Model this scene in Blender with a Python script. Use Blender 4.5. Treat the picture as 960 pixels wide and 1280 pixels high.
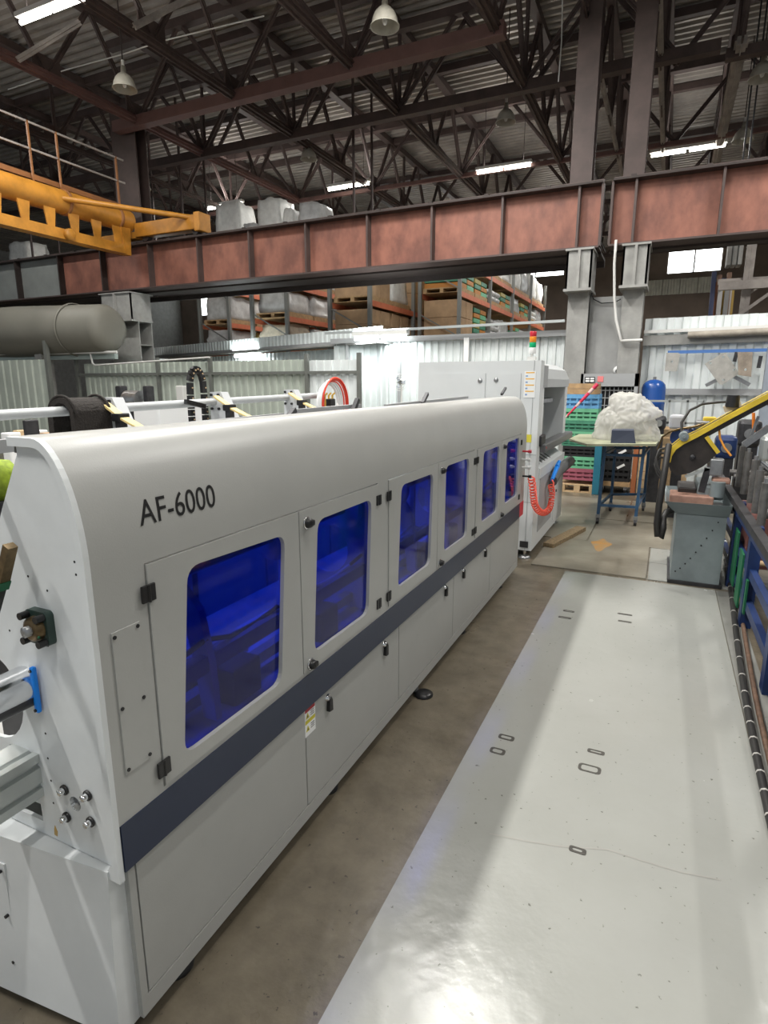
import bpy, bmesh, math, random
from mathutils import Vector, Matrix, noise
random.seed(7)
for o in list(bpy.data.objects): bpy.data.objects.remove(o, do_unlink=True)
scene = bpy.context.scene
COL = scene.collection
PI = math.pi
FZ = -0.055      # floor level

# ------------------------------------------------------------------ camera
FPX, HORY, VPX, EYE = 735.0, 479.0, 835.0, 1.6
TILT = math.atan((640 - HORY) / FPX)
YAW = math.atan((VPX - 480) / math.hypot(FPX, 640 - HORY))
cam_d = bpy.data.cameras.new('camera')
cam_d.sensor_fit = 'VERTICAL'; cam_d.sensor_height = 24.0
cam_d.lens = FPX * 24.0 / 1280.0
cam_d.clip_start = 0.05; cam_d.clip_end = 200
cam = bpy.data.objects.new('camera', cam_d); COL.objects.link(cam)
cam.location = (0, 0, EYE)
cam.rotation_euler = (PI/2 - TILT, 0, YAW)
scene.camera = cam

# ------------------------------------------------------------------ world, exposure
world = bpy.data.worlds.new('overcast_sky'); scene.world = world
world.use_nodes = True
bg = world.node_tree.nodes['Background']
bg.inputs['Color'].default_value = (0.86, 0.93, 1.0, 1)
bg.inputs['Strength'].default_value = 0.42
vs = scene.view_settings
vs.view_transform = 'Standard'; vs.look = 'None'; vs.gamma = 1.0
vs.use_curve_mapping = False
vs.exposure = 0.0
LAMP_W = 150.0      # high-bay twin fluorescent
LOW_W = 55.0        # low strip lights along the partition

# a pixel of the 960x1280 photograph -> the world point at a known depth / height
_fw = Vector((-math.sin(YAW)*math.cos(TILT), math.cos(YAW)*math.cos(TILT), -math.sin(TILT)))
_rt = Vector((math.cos(YAW), math.sin(YAW), 0)); _up = _rt.cross(_fw)
def _ray(x, y): return _fw*FPX + _rt*(x-480) + _up*(640-y)
def onY(x, y, Y): d = _ray(x, y); return Vector((0,0,EYE)) + d*(Y/d.y)
def onX(x, y, X): d = _ray(x, y); return Vector((0,0,EYE)) + d*(X/d.x)
def onZ(x, y, z): d = _ray(x, y); return Vector((0,0,EYE)) + d*((z-EYE)/d.z)

# ------------------------------------------------------------------ materials
MATS = {}
def mat(name, col, rough=0.5, metal=0.0, var=0.0, vscale=4.0, bump=0.0, bscale=60.0, col2=None, emit=None, estr=0.0, stretch=None, spec=None):
    if name in MATS: return MATS[name]
    m = bpy.data.materials.new(name); m.use_nodes = True
    nt = m.node_tree; b = nt.nodes['Principled BSDF']
    b.inputs['Base Color'].default_value = (*col, 1)
    b.inputs['Roughness'].default_value = rough
    b.inputs['Metallic'].default_value = metal
    if spec is not None: b.inputs['Specular IOR Level'].default_value = spec
    if emit:
        b.inputs['Emission Color'].default_value = (*emit, 1); b.inputs['Emission Strength'].default_value = estr
    if var or col2 or bump:
        g = nt.nodes.new('ShaderNodeNewGeometry')
        mp = nt.nodes.new('ShaderNodeMapping'); nt.links.new(g.outputs['Position'], mp.inputs['Vector'])
        if stretch: mp.inputs['Scale'].default_value = stretch
    if var or col2:
        n = nt.nodes.new('ShaderNodeTexNoise'); n.inputs['Scale'].default_value = vscale
        n.inputs['Detail'].default_value = 6; n.inputs['Roughness'].default_value = 0.62
        nt.links.new(mp.outputs[0], n.inputs['Vector'])
        r = nt.nodes.new('ShaderNodeValToRGB')
        c2 = col2 if col2 else tuple(max(0, c*(1-var)) for c in col)
        r.color_ramp.elements[0].position = 0.36; r.color_ramp.elements[1].position = 0.66
        r.color_ramp.elements[0].color = (*c2, 1); r.color_ramp.elements[1].color = (*col, 1)
        nt.links.new(n.outputs['Fac'], r.inputs['Fac']); nt.links.new(r.outputs['Color'], b.inputs['Base Color'])
    if bump:
        n2 = nt.nodes.new('ShaderNodeTexNoise'); n2.inputs['Scale'].default_value = bscale; n2.inputs['Detail'].default_value = 4
        nt.links.new(mp.outputs[0], n2.inputs['Vector'])
        bp = nt.nodes.new('ShaderNodeBump'); bp.inputs['Strength'].default_value = bump; bp.inputs['Distance'].default_value = 0.01
        nt.links.new(n2.outputs['Fac'], bp.inputs['Height']); nt.links.new(bp.outputs['Normal'], b.inputs['Normal'])
    MATS[name] = m; return m
PAINT = mat('machine_paint', (0.405,0.41,0.395), 0.38, var=0.06, vscale=3, bump=0.04, bscale=220)
PLATE = mat('end_plate_paint', (0.70,0.73,0.74), 0.42, var=0.08, vscale=5)
GREYP = mat('grey_bar_paint', (0.36,0.37,0.38), 0.45, var=0.08)
NAVY = mat('navy_stripe', (0.012,0.021,0.052), 0.35)
RED = mat('red_plastic', (0.55,0.03,0.05), 0.4)
BLACK = mat('black_plastic', (0.012,0.012,0.013), 0.38)
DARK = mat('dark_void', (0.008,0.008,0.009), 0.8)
CHROME = mat('chrome_steel', (0.75,0.76,0.78), 0.16, 1.0)
STEEL = mat('dull_steel', (0.42,0.43,0.44), 0.38, 0.85, var=0.25, vscale=14)
DKSTEEL = mat('dark_steel', (0.07,0.07,0.075), 0.45, 0.6, var=0.4, vscale=9)
ALU = mat('aluminium_profile', (0.55,0.58,0.57), 0.35, 0.7)
BLUEP = mat('bright_blue_plastic', (0.0,0.22,0.80), 0.35)
GREENC = mat('dark_green_cast', (0.03,0.06,0.05), 0.4, var=0.3, vscale=30)
BRASS = mat('oily_brass', (0.20,0.14,0.07), 0.35, 0.7, var=0.4, vscale=40)
RUST = mat('red_oxide_paint', (0.31,0.125,0.085), 0.62, col2=(0.165,0.066,0.048), vscale=2.8, bump=0.08, bscale=20, stretch=(1,1,0.6))
RUSTD = mat('brown_steel_paint', (0.088,0.060,0.054), 0.6, var=0.35, vscale=2.5)
RUSTR = mat('reddish_chord_paint', (0.17,0.09,0.08), 0.6, var=0.25, vscale=2.5)
GALVC = mat('pale_chord_paint', (0.42,0.38,0.35), 0.6, var=0.4, vscale=2.5)
FLANGE = mat('dark_flange', (0.045,0.033,0.03), 0.7, var=0.3)
GREYB = mat('grey_girder_paint', (0.26,0.28,0.27), 0.6, var=0.2, vscale=2)
COLG = mat('grey_column_paint', (0.34,0.34,0.325), 0.65, var=0.28, vscale=3.5)
CONCW = mat('grey_wall_panel', (0.36,0.365,0.36), 0.8, var=0.2, vscale=2.2)
DECK = mat('roof_deck_steel', (0.42,0.385,0.35), 0.45, 0.3, var=0.3, vscale=1.2)
CORR = mat('galvanised_sheet', (0.78,0.83,0.83), 0.38, 0.08, var=0.12, vscale=2)
CORRG = mat('greenish_sheet', (0.47,0.52,0.46), 0.5, 0.1, var=0.15, vscale=2)
OCHRE = mat('crane_orange', (0.62,0.27,0.035), 0.45, var=0.35, vscale=3)
OCHRED = mat('crane_plank_orange', (0.36,0.15,0.05), 0.6, var=0.3, vscale=3)
ENAMEL = mat('lamp_enamel', (0.42,0.40,0.34), 0.45, var=0.2, vscale=8)
GLOW = mat('fluorescent_glow', (1,1,0.95), 0.4, emit=(1.0,0.97,0.86), estr=14.0)
GLOWC = mat('cool_strip_glow', (1,1,1), 0.4, emit=(0.93,1.0,1.0), estr=9.0)
FIXT = mat('fixture_white', (0.7,0.7,0.68), 0.5)
RACKO = mat('rack_beam_orange', (0.70,0.20,0.10), 0.5, var=0.2)
RACKU = mat('rack_upright_grey', (0.22,0.23,0.22), 0.5, 0.3)
WOOD = mat('pallet_wood', (0.50,0.33,0.17), 0.75, var=0.3, vscale=12)
WOODL = mat('pale_wood', (0.66,0.47,0.27), 0.7, var=0.25, vscale=12)
CARD = mat('cardboard', (0.50,0.33,0.19), 0.75, var=0.25, vscale=4)
WRAP = mat('stretch_film_grey', (0.62,0.63,0.63), 0.28, var=0.3, vscale=5, bump=0.5, bscale=9)
WRAPW = mat('white_sack', (0.88,0.89,0.86), 0.5, var=0.2, vscale=6, bump=0.3, bscale=12)
WRAPY = mat('yellow_sack', (0.52,0.45,0.14), 0.5, var=0.2, vscale=6, bump=0.3, bscale=12)
BEIGE = mat('beige_film', (0.62,0.56,0.44), 0.4, var=0.3, vscale=7, bump=0.4, bscale=12)
CRG = mat('green_crate', (0.17,0.52,0.30), 0.45, var=0.15)
CRGD = mat('dark_green_crate', (0.07,0.27,0.17), 0.45, var=0.15)
CRB = mat('blue_crate', (0.14,0.38,0.66), 0.45, var=0.15)
CRM = mat('magenta_crate', (0.42,0.12,0.17), 0.45, var=0.15)
CRK = mat('black_crate', (0.02,0.02,0.022), 0.45)
YEL = mat('saw_yellow', (0.78,0.56,0.05), 0.38, var=0.25, vscale=9)
SAWG = mat('saw_base_grey', (0.22,0.26,0.27), 0.45, var=0.18, vscale=5)
OILY = mat('oily_brown_casting', (0.04,0.032,0.028), 0.4, var=0.4, vscale=12)
BLUEF = mat('blue_frame_paint', (0.012,0.035,0.13), 0.42, var=0.35, vscale=9)
TBLUE = mat('table_leg_blue', (0.04,0.11,0.22), 0.45, var=0.25, vscale=10)
GRNP = mat('green_plate', (0.012,0.14,0.06), 0.45, var=0.2)
PLY = mat('olive_board', (0.36,0.37,0.25), 0.6, var=0.2, vscale=6)
TANK = mat('blue_tank_enamel', (0.015,0.07,0.28), 0.25)
CORAL = mat('coral_hose', (0.95,0.13,0.08), 0.35)
BELT = mat('yellow_belt', (0.72,0.56,0.25), 0.6)
FUR = mat('black_bristle', (0.022,0.017,0.014), 0.85, var=0.4, vscale=40, bump=0.8, bscale=90)
RUBBER = mat('black_rubber', (0.018,0.017,0.016), 0.5)
RUSTP = mat('rusty_bar', (0.17,0.10,0.065), 0.6, var=0.5, vscale=25)
PINK = mat('primer_pink', (0.42,0.24,0.18), 0.6, var=0.3, vscale=15)
GRNL = mat('stack_green', (0.0,0.42,0.16), 0.3); AMB = mat('stack_amber', (0.85,0.28,0.02), 0.3); REDL = mat('stack_red', (0.6,0.03,0.05), 0.3)
WHITE = mat('clean_white', (0.82,0.83,0.83), 0.4)
GLASSW = mat('bright_window_pane', (0.9,0.95,1), 0.3, emit=(0.95,1.0,1.0), estr=7.0)

def pane_mat():
    m = bpy.data.materials.new('blue_filter_pane'); m.use_nodes = True; nt = m.node_tree
    nt.nodes.clear(); out = nt.nodes.new('ShaderNodeOutputMaterial')
    t = nt.nodes.new('ShaderNodeBsdfTransparent'); t.inputs['Color'].default_value = (0.06,0.13,0.63,1)
    g = nt.nodes.new('ShaderNodeBsdfGlossy'); g.inputs['Roughness'].default_value = 0.06; g.inputs['Color'].default_value = (0.9,0.9,1,1)
    d = nt.nodes.new('ShaderNodeBsdfDiffuse'); d.inputs['Color'].default_value = (0.0,0.02,0.55,1)
    lw = nt.nodes.new('ShaderNodeLayerWeight')
    pw = nt.nodes.new('ShaderNodeMath'); pw.operation = 'POWER'; pw.inputs[1].default_value = 5.0; nt.links.new(lw.outputs['Facing'], pw.inputs[0])
    fr = nt.nodes.new('ShaderNodeMath'); fr.operation = 'MULTIPLY_ADD'; fr.inputs[1].default_value = 0.9; fr.inputs[2].default_value = 0.04; nt.links.new(pw.outputs[0], fr.inputs[0])
    lw.inputs['Blend'].default_value = 0.5
    m1 = nt.nodes.new('ShaderNodeMixShader'); m1.inputs['Fac'].default_value = 0.05
    m2 = nt.nodes.new('ShaderNodeMixShader')
    nt.links.new(t.outputs[0], m1.inputs[1]); nt.links.new(d.outputs[0], m1.inputs[2])
    nt.links.new(fr.outputs[0], m2.inputs['Fac']); nt.links.new(m1.outputs[0], m2.inputs[1]); nt.links.new(g.outputs[0], m2.inputs[2])
    nt.links.new(m2.outputs[0], out.inputs['Surface']); return m
PANE = pane_mat()
def bag_mat():
    m = bpy.data.materials.new('clear_plastic_bag'); m.use_nodes = True; nt = m.node_tree
    b = nt.nodes['Principled BSDF']
    b.inputs['Base Color'].default_value = (0.74,0.735,0.71,1); b.inputs['Roughness'].default_value = 0.18
    tr = nt.nodes.new('ShaderNodeBsdfTranslucent'); tr.inputs['Color'].default_value = (0.85,0.84,0.8,1)
    mx = nt.nodes.new('ShaderNodeMixShader'); mx.inputs['Fac'].default_value = 0.45
    n = nt.nodes.new('ShaderNodeTexVoronoi'); n.inputs['Scale'].default_value = 8; n.feature = 'DISTANCE_TO_EDGE'
    g = nt.nodes.new('ShaderNodeNewGeometry'); nt.links.new(g.outputs['Position'], n.inputs['Vector'])
    bp = nt.nodes.new('ShaderNodeBump'); bp.inputs['Strength'].default_value = 0.14; bp.inputs['Distance'].default_value = 0.02
    nt.links.new(n.outputs['Distance'], bp.inputs['Height']); nt.links.new(bp.outputs['Normal'], b.inputs['Normal'])
    nt.links.new(b.outputs[0], mx.inputs[1]); nt.links.new(tr.outputs[0], mx.inputs[2])
    tp = nt.nodes.new('ShaderNodeBsdfTransparent'); tp.inputs['Color'].default_value = (0.96,0.96,0.95,1)
    m3 = nt.nodes.new('ShaderNodeMixShader'); m3.inputs['Fac'].default_value = 0.42
    nt.links.new(mx.outputs[0], m3.inputs[1]); nt.links.new(tp.outputs[0], m3.inputs[2])
    nt.links.new(m3.outputs[0], nt.nodes['Material Output'].inputs['Surface']); return m
BAG = bag_mat()
def floor_mat(name, c1, c2, c3, r0, r1, sc, bump):
    m = bpy.data.materials.new(name); m.use_nodes = True; nt = m.node_tree; L = nt.links
    b = nt.nodes['Principled BSDF']; g = nt.nodes.new('ShaderNodeNewGeometry')
    n1 = nt.nodes.new('ShaderNodeTexNoise'); n1.inputs['Scale'].default_value = sc; n1.inputs['Detail'].default_value = 7; n1.inputs['Roughness'].default_value = 0.65
    L.new(g.outputs['Position'], n1.inputs['Vector'])
    r = nt.nodes.new('ShaderNodeValToRGB'); e = r.color_ramp.elements
    e[0].position = 0.25; e[0].color = (*c2,1); e[1].position = 0.75; e[1].color = (*c1,1)
    L.new(n1.outputs['Fac'], r.inputs['Fac'])
    n2 = nt.nodes.new('ShaderNodeTexNoise'); n2.inputs['Scale'].default_value = 42; n2.inputs['Detail'].default_value = 3
    L.new(g.outputs['Position'], n2.inputs['Vector'])
    r2 = nt.nodes.new('ShaderNodeValToRGB'); e2 = r2.color_ramp.elements
    e2[0].position = 0.27; e2[0].color = (1,1,1,1); e2[1].position = 0.31; e2[1].color = (0,0,0,1)
    L.new(n2.outputs['Fac'], r2.inputs['Fac'])
    mx = nt.nodes.new('ShaderNodeMix'); mx.data_type = 'RGBA'
    L.new(r2.outputs['Color'], mx.inputs['Factor']); L.new(r.outputs['Color'], mx.inputs['A']); mx.inputs['B'].default_value = (*c3,1)
    L.new(mx.outputs['Result'], b.inputs['Base Color'])
    mr = nt.nodes.new('ShaderNodeMapRange'); mr.inputs['To Min'].default_value = r0; mr.inputs['To Max'].default_value = r1
    n3 = nt.nodes.new('ShaderNodeTexNoise'); n3.inputs['Scale'].default_value = 2.2; n3.inputs['Detail'].default_value = 5
    L.new(g.outputs['Position'], n3.inputs['Vector']); L.new(n3.outputs['Fac'], mr.inputs['Value'])
    mr.inputs['From Min'].default_value = 0.22; mr.inputs['From Max'].default_value = 0.78
    L.new(mr.outputs['Result'], b.inputs['Roughness'])
    bp = nt.nodes.new('ShaderNodeBump'); bp.inputs['Strength'].default_value = bump; bp.inputs['Distance'].default_value = 0.004
    n4 = nt.nodes.new('ShaderNodeTexNoise'); n4.inputs['Scale'].default_value = 16; n4.inputs['Detail'].default_value = 5
    L.new(g.outputs['Position'], n4.inputs['Vector']); L.new(n4.outputs['Fac'], bp.inputs['Height'])
    L.new(bp.outputs['Normal'], b.inputs['Normal']); return m
FLOORC = floor_mat('raw_concrete', (0.178,0.153,0.112), (0.085,0.071,0.050), (0.045,0.038,0.028), 0.2, 0.5, 7.0, 0.9)
FLOORP = floor_mat('grey_epoxy_coating', (0.315,0.32,0.298), (0.275,0.28,0.258), (0.13,0.13,0.115), 0.13, 0.30, 1.1, 0.4)
SLAB = floor_mat('worn_concrete_slab', (0.27,0.25,0.20), (0.14,0.122,0.092), (0.14,0.12,0.09), 0.25, 0.5, 2.0, 0.35)
KERBM = floor_mat('bare_grey_strip', (0.22,0.22,0.205), (0.17,0.17,0.155), (0.1,0.1,0.09), 0.4, 0.6, 3.0, 0.3)

# ------------------------------------------------------------------ mesh helpers
class MB:
    def __init__(s): s.v = []; s.f = []; s.sm = []
    def add(s, vs, fs, smooth=False):
        k = len(s.v); s.v += [tuple(v) for v in vs]
        for f in fs: s.f.append(tuple(i+k for i in f)); s.sm.append(smooth)
        return s
    def box(s, a, b):
        x0,y0,z0 = a; x1,y1,z1 = b
        if x0 > x1: x0,x1 = x1,x0
        if y0 > y1: y0,y1 = y1,y0
        if z0 > z1: z0,z1 = z1,z0
        vs = [(x0,y0,z0),(x1,y0,z0),(x1,y1,z0),(x0,y1,z0),(x0,y0,z1),(x1,y0,z1),(x1,y1,z1),(x0,y1,z1)]
        return s.add(vs, [(0,3,2,1),(4,5,6,7),(0,1,5,4),(1,2,6,5),(2,3,7,6),(3,0,4,7)])
    def bbox(s, a, b, r=0.01):      # box with chamfered edges
        x0,y0,z0 = [min(p,q) for p,q in zip(a,b)]; x1,y1,z1 = [max(p,q) for p,q in zip(a,b)]
        r = min(r, (x1-x0)*.45, (y1-y0)*.45, (z1-z0)*.45)
        bm = bmesh.new(); bmesh.ops.create_cube(bm, size=1)
        for v in bm.verts: v.co = Vector(((x0+x1)/2+v.co.x*(x1-x0), (y0+y1)/2+v.co.y*(y1-y0), (z0+z1)/2+v.co.z*(z1-z0)))
        bmesh.ops.bevel(bm, geom=bm.edges[:], offset=r, segments=2, affect='EDGES', profile=0.5)
        bm.verts.index_update(); s.add([v.co[:] for v in bm.verts], [[v.index for v in f.verts] for f in bm.faces]); bm.free(); return s
    def bar(s, p, q, w, h, upv=(0,0,1)):     # rectangular bar from p to q: w across, h along up
        p = Vector(p); q = Vector(q); d = (q-p).normalized(); u = Vector(upv)
        if abs(d.dot(u)) > 0.98: u = Vector((0,1,0))
        r = d.cross(u).normalized(); u = r.cross(d).normalized()
        vs = [e + r*(a*w/2) + u*(b*h/2) for e in (p,q) for a,b in ((-1,-1),(1,-1),(1,1),(-1,1))]
        return s.add(vs, [(3,2,1,0),(4,5,6,7),(0,1,5,4),(1,2,6,5),(2,3,7,6),(3,0,4,7)])
    def angle(s, p, q, w, t=0.012, upv=(0,0,1)):   # double flange section (reads as rolled steel)
        s.bar(p, q, w, t, upv); s.bar(p, q, t*1.6, w, upv); return s
    def cyl(s, p, q, r, n=14, r2=None, caps=True, smooth=True):
        p = Vector(p); q = Vector(q); d = (q-p).normalized(); r2 = r if r2 is None else r2
        u = Vector((0,0,1)) if abs(d.z) < 0.9 else Vector((1,0,0))
        a = d.cross(u).normalized(); b = d.cross(a)
        vs = []
        for e, rr in ((p,r),(q,r2)):
            for i in range(n): t = 2*PI*i/n; vs.append(e + a*(rr*math.cos(t)) + b*(rr*math.sin(t)))
        s.add(vs, [(i,(i+1)%n,n+(i+1)%n,n+i) for i in range(n)], smooth)
        if caps: s.add(vs[:n], [tuple(range(n-1,-1,-1))]); s.add(vs[n:], [tuple(range(n))])
        return s
    def tube(s, pts, r, n=8, closed=False, caps=True):
        pts = [Vector(p) for p in pts]; m = len(pts); rings = []; prev = None
        for i, p in enumerate(pts):
            if closed: d = pts[(i+1)%m]-pts[i-1]
            else: d = pts[min(i+1,m-1)]-pts[max(i-1,0)]
            d.normalize()
            if prev is None:
                u = Vector((0,0,1)) if abs(d.z) < 0.9 else Vector((1,0,0)); a = d.cross(u).normalized()
            else: a = (prev - d*prev.dot(d)).normalized()
            prev = a; b = d.cross(a); rr = r[i] if isinstance(r, (list,tuple)) else r
            rings.append([p + a*(rr*math.cos(2*PI*k/n)) + b*(rr*math.sin(2*PI*k/n)) for k in range(n)])
        vs = [v for g in rings for v in g]; fs = []
        for i in range(m if closed else m-1):
            j = (i+1) % m
            for k in range(n): fs.append((i*n+k, i*n+(k+1)%n, j*n+(k+1)%n, j*n+k))
        s.add(vs, fs, True)
        if caps and not closed: s.add(rings[0], [tuple(range(n-1,-1,-1))]); s.add(rings[-1], [tuple(range(n))])
        return s
    def lathe(s, c, prof, n=24, axis='z'):
        c = Vector(c); vs = []; m = len(prof)
        for r, h in prof:
            for k in range(n):
                t = 2*PI*k/n; x, y = r*math.cos(t), r*math.sin(t)
                vs.append(c + (Vector((x,y,h)) if axis == 'z' else Vector((x,h,y)) if axis == 'y' else Vector((h,x,y))))
        return s.add(vs, [(i*n+k, i*n+(k+1)%n, (i+1)*n+(k+1)%n, (i+1)*n+k) for i in range(m-1) for k in range(n)], True)
    def plate(s, outer, holes, d0, d1, axis='y', smooth=False):   # 2-D outline with holes, given thickness along axis
        bm = bmesh.new()
        def P(a, b, d): return (a,d,b) if axis == 'y' else (d,a,b) if axis == 'x' else (a,b,d)
        es = []
        loops = [outer] + list(holes)
        for lp in loops:
            vv = [bm.verts.new(P(a,b,d0)) for a,b in lp]
            es += [bm.edges.new((vv[i], vv[(i+1)%len(vv)])) for i in range(len(vv))]
        bmesh.ops.triangle_fill(bm, edges=es, use_beauty=True)
        bm.verts.index_update(); V = [v.co[:] for v in bm.verts]; T = [[v.index for v in f.verts] for f in bm.faces]; bm.free()
        n = len(V); ax = {'x':0,'y':1,'z':2}[axis]
        V2 = []
        for v in V: w = list(v); w[ax] = d1; V2.append(tuple(w))
        fs = [tuple(t) for t in T] + [tuple(i+n for i in reversed(t)) for t in T]
        k = 0
        for lp in loops:
            m = len(lp)
            for i in range(m): fs.append((k+i, k+(i+1)%m, n+k+(i+1)%m, n+k+i))
            k += m
        return s.add(V+V2, fs)
    def obj(s, name, m, parent=None, bevel=0, fix=True):
        me = bpy.data.meshes.new(name); me.from_pydata(s.v, [], s.f); me.update()
        if fix:
            bm = bmesh.new(); bm.from_mesh(me); bmesh.ops.recalc_face_normals(bm, faces=bm.faces); bm.to_mesh(me); bm.free()
        for p, q in zip(me.polygons, s.sm): p.use_smooth = q
        me.materials.append(m)
        return link(name, me, parent)
def link(name, me, parent=None):
    o = bpy.data.objects.new(name, me); COL.objects.link(o)
    if parent is not None:
        o.parent = parent; o.matrix_parent_inverse = Matrix.Translation(-Vector(parent.location)) if parent.rotation_euler[2] == 0 else parent.matrix_basis.inverted()
    return o
def tag(o, label=None, cat=None, group=None, kind=None):
    if label: o['label'] = label
    if cat: o['category'] = cat
    if group: o['group'] = group
    if kind: o['kind'] = kind
    return o
def thing(name, label, cat, loc=(0,0,0), group=None, kind=None):
    o = bpy.data.objects.new(name, None); COL.objects.link(o); o.location = loc; o.empty_display_size = 0.1
    return tag(o, label, cat, group, kind)
def rrect(x0, x1, z0, z1, r, n=5):
    pts = []
    for cx, cz, a0 in ((x1-r,z1-r,0),(x0+r,z1-r,90),(x0+r,z0+r,180),(x1-r,z0+r,270)):
        for i in range(n+1): t = math.radians(a0+90*i/n); pts.append((cx+r*math.cos(t), cz+r*math.sin(t)))
    return pts
def rquad(c, r, n=5):       # rounded quadrilateral from 4 corners in order
    out = []
    for i in range(4):
        p = Vector(c[i]); a = (Vector(c[i-1])-p).normalized(); b = (Vector(c[(i+1)%4])-p).normalized()
        p0 = p+a*r; p1 = p+b*r
        for k in range(n+1):
            t = k/n; q = p0*(1-t)**2 + p*2*t*(1-t) + p1*t*t; out.append((q.x,q.y))
    return out
def circ(x, z, r, n=20): return [(x+r*math.cos(2*PI*i/n), z+r*math.sin(2*PI*i/n)) for i in range(n)]
def corr_mesh(name, w, h, pitch, dep, m, th=0.0):    # one corrugated sheet: width along +x, height along +z, ribs vertical
    mb = MB(); n = max(2, int(round(w/pitch))); p = w/n; xs = []
    for i in range(n): xs += [(i*p,0),(i*p+p*.42,0),(i*p+p*.52,-dep),(i*p+p*.90,-dep)]
    xs.append((w,0))
    vs = [(x,y,0) for x,y in xs] + [(x,y,h) for x,y in xs]; k = len(xs)
    mb.add(vs, [(i,i+1,k+i+1,k+i) for i in range(k-1)])
    vs = [(x,y+.012,0) for x,y in xs] + [(x,y+.012,h) for x,y in xs]
    mb.add(vs, [(i+1,i,k+i,k+i+1) for i in range(k-1)])
    me = bpy.data.meshes.new(name); me.from_pydata(mb.v, [], mb.f); me.materials.append(m); return me
def place(name, me, loc, rotz=0, parent=None):
    o = bpy.data.objects.new(name, me); COL.objects.link(o); o.location = loc; o.rotation_euler = (0,0,rotz)
    if parent is not None: o.parent = parent; o.matrix_parent_inverse = Matrix.Translation(-Vector(parent.location))
    return o
def copy_tree(root, off, label=None):
    r = root.copy(); COL.objects.link(r); r.location = Vector(root.location) + Vector(off)
    if label: r['label'] = label
    for ch in list(root.children):
        c = ch.copy(); COL.objects.link(c); c.parent = r
        for g in list(ch.children):
            d = g.copy(); COL.objects.link(d); d.parent = c
    return r
# ================================================================== THE SETTING
floor = tag(MB().box((-36.2,-9,-0.3),(14,44,FZ)).obj('floor', FLOORC), kind='structure')
YC = 5.27
MB().box((-0.68,-3,FZ),(0.50,YC,FZ+0.006)).obj('floor_coating', FLOORP, floor)
MB().box((0.505,-3,FZ),(0.64,YC,FZ+0.005)).obj('bare_strip', KERBM, floor)
for (x0,x1,y0,y1,z,m) in [(-1.0,-0.02,5.33,6.42,.012,SLAB),(-0.005,0.8,5.33,5.86,.008,FLOORP),(-0.005,0.8,5.875,6.42,.006,FLOORP),
                          (-0.62,0.9,6.435,7.6,.005,SLAB),(-1.6,-0.635,6.435,7.6,.009,SLAB),(-1.7,-0.32,7.615,9.0,.006,SLAB),(-0.305,1.2,7.615,9.0,.009,SLAB)]:
    MB().box((x0,y0,FZ),(x1,y1,FZ+z)).obj('concrete_slab', m, floor)
# pairs of old anchor cut-outs in the coating
def mark(px, py, w, d):
    c = onZ(px, py, FZ+0.006); mb = MB()
    mb.plate(rrect(c.x-w/2,c.x+w/2,c.y-d/2,c.y+d/2,min(w,d)*.3,3), [rrect(c.x-w/2+.012,c.x+w/2-.014,c.y-d/2+.010,c.y+d/2-.008,min(w,d)*.2,3)], FZ+.0061, FZ+.0075, 'z')
    mb.obj('anchor_mark', OILYF, floor)
OILYF = mat('floor_grime', (0.06,0.055,0.045), 0.6, var=0.5, vscale=60)
for a in [(633,922,.075,.04),(622,939,.07,.045),(745,940,.075,.03),(737,961,.095,.055),(711,764,.08,.03),(706,772,.09,.03),(781,768,.10,.025),(781,777,.09,.025),(722,1063,.06,.03)]: mark(*a)

# roof deck: ribbed sheets, ribs running across the hall
ZR = 9.25
def deck():
    root = thing('ceiling', 'ribbed steel roof deck', 'roof', kind='structure')
    del root['category']
    for k in range(9):
        y0 = -8 + k*6.0; mb = MB(); pit = 0.24; n = 25
        pr = []
        for i in range(n): y = y0+i*pit; pr += [(y,ZR),(y+pit*.5,ZR),(y+pit*.6,ZR-.07),(y+pit*.9,ZR-.07)]
        pr.append((y0+n*pit,ZR))
        vs = [(-36,y,z) for y,z in pr] + [(14,y,z) for y,z in pr]; q = len(pr)
        mb.add(vs, [(i,i+1,q+i+1,q+i) for i in range(q-1)])
        mb.box((-36,y0,ZR+.02),(14,y0+6,ZR+.05))
        mb.obj('deck_sheet', DECK, root, fix=False)
deck()

# far walls (seen above the partition)
YW_ = 38.0
WINS = []
for (a,b) in (((833,343),(905,308)),((600,352),(706,330)),((486,420),(536,352)),((395,372),(420,352)),((250,395),(280,360))):
    p, q = onY(*a,YW_), onY(*b,YW_); WINS.append((p.x,q.x,p.z,q.z))
FARM = mat('far_wall_brown',(0.24,0.19,0.155),0.8,var=.25,vscale=.8)
wf = tag(MB().plate([(-36,FZ),(10,FZ),(10,9.3),(-36,9.3)], [[(a,c),(b,c),(b,d),(a,d)] for a,b,c,d in WINS], YW_, YW_+.2, 'y').obj('wall_far', FARM), kind='structure')
p, q = onY(806,370,YW_-.1), onY(897,345,YW_-.1)
me_ = corr_mesh('cladding_sheet', (q.x-p.x)/4-.02, q.z-p.z, .25, .05, mat('dull_cladding',(0.60,0.60,0.52),.6,var=.2))
for i in range(4): place('cladding_sheet', me_, (p.x+i*(q.x-p.x)/4, YW_-.06, p.z), 0, wf)
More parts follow.
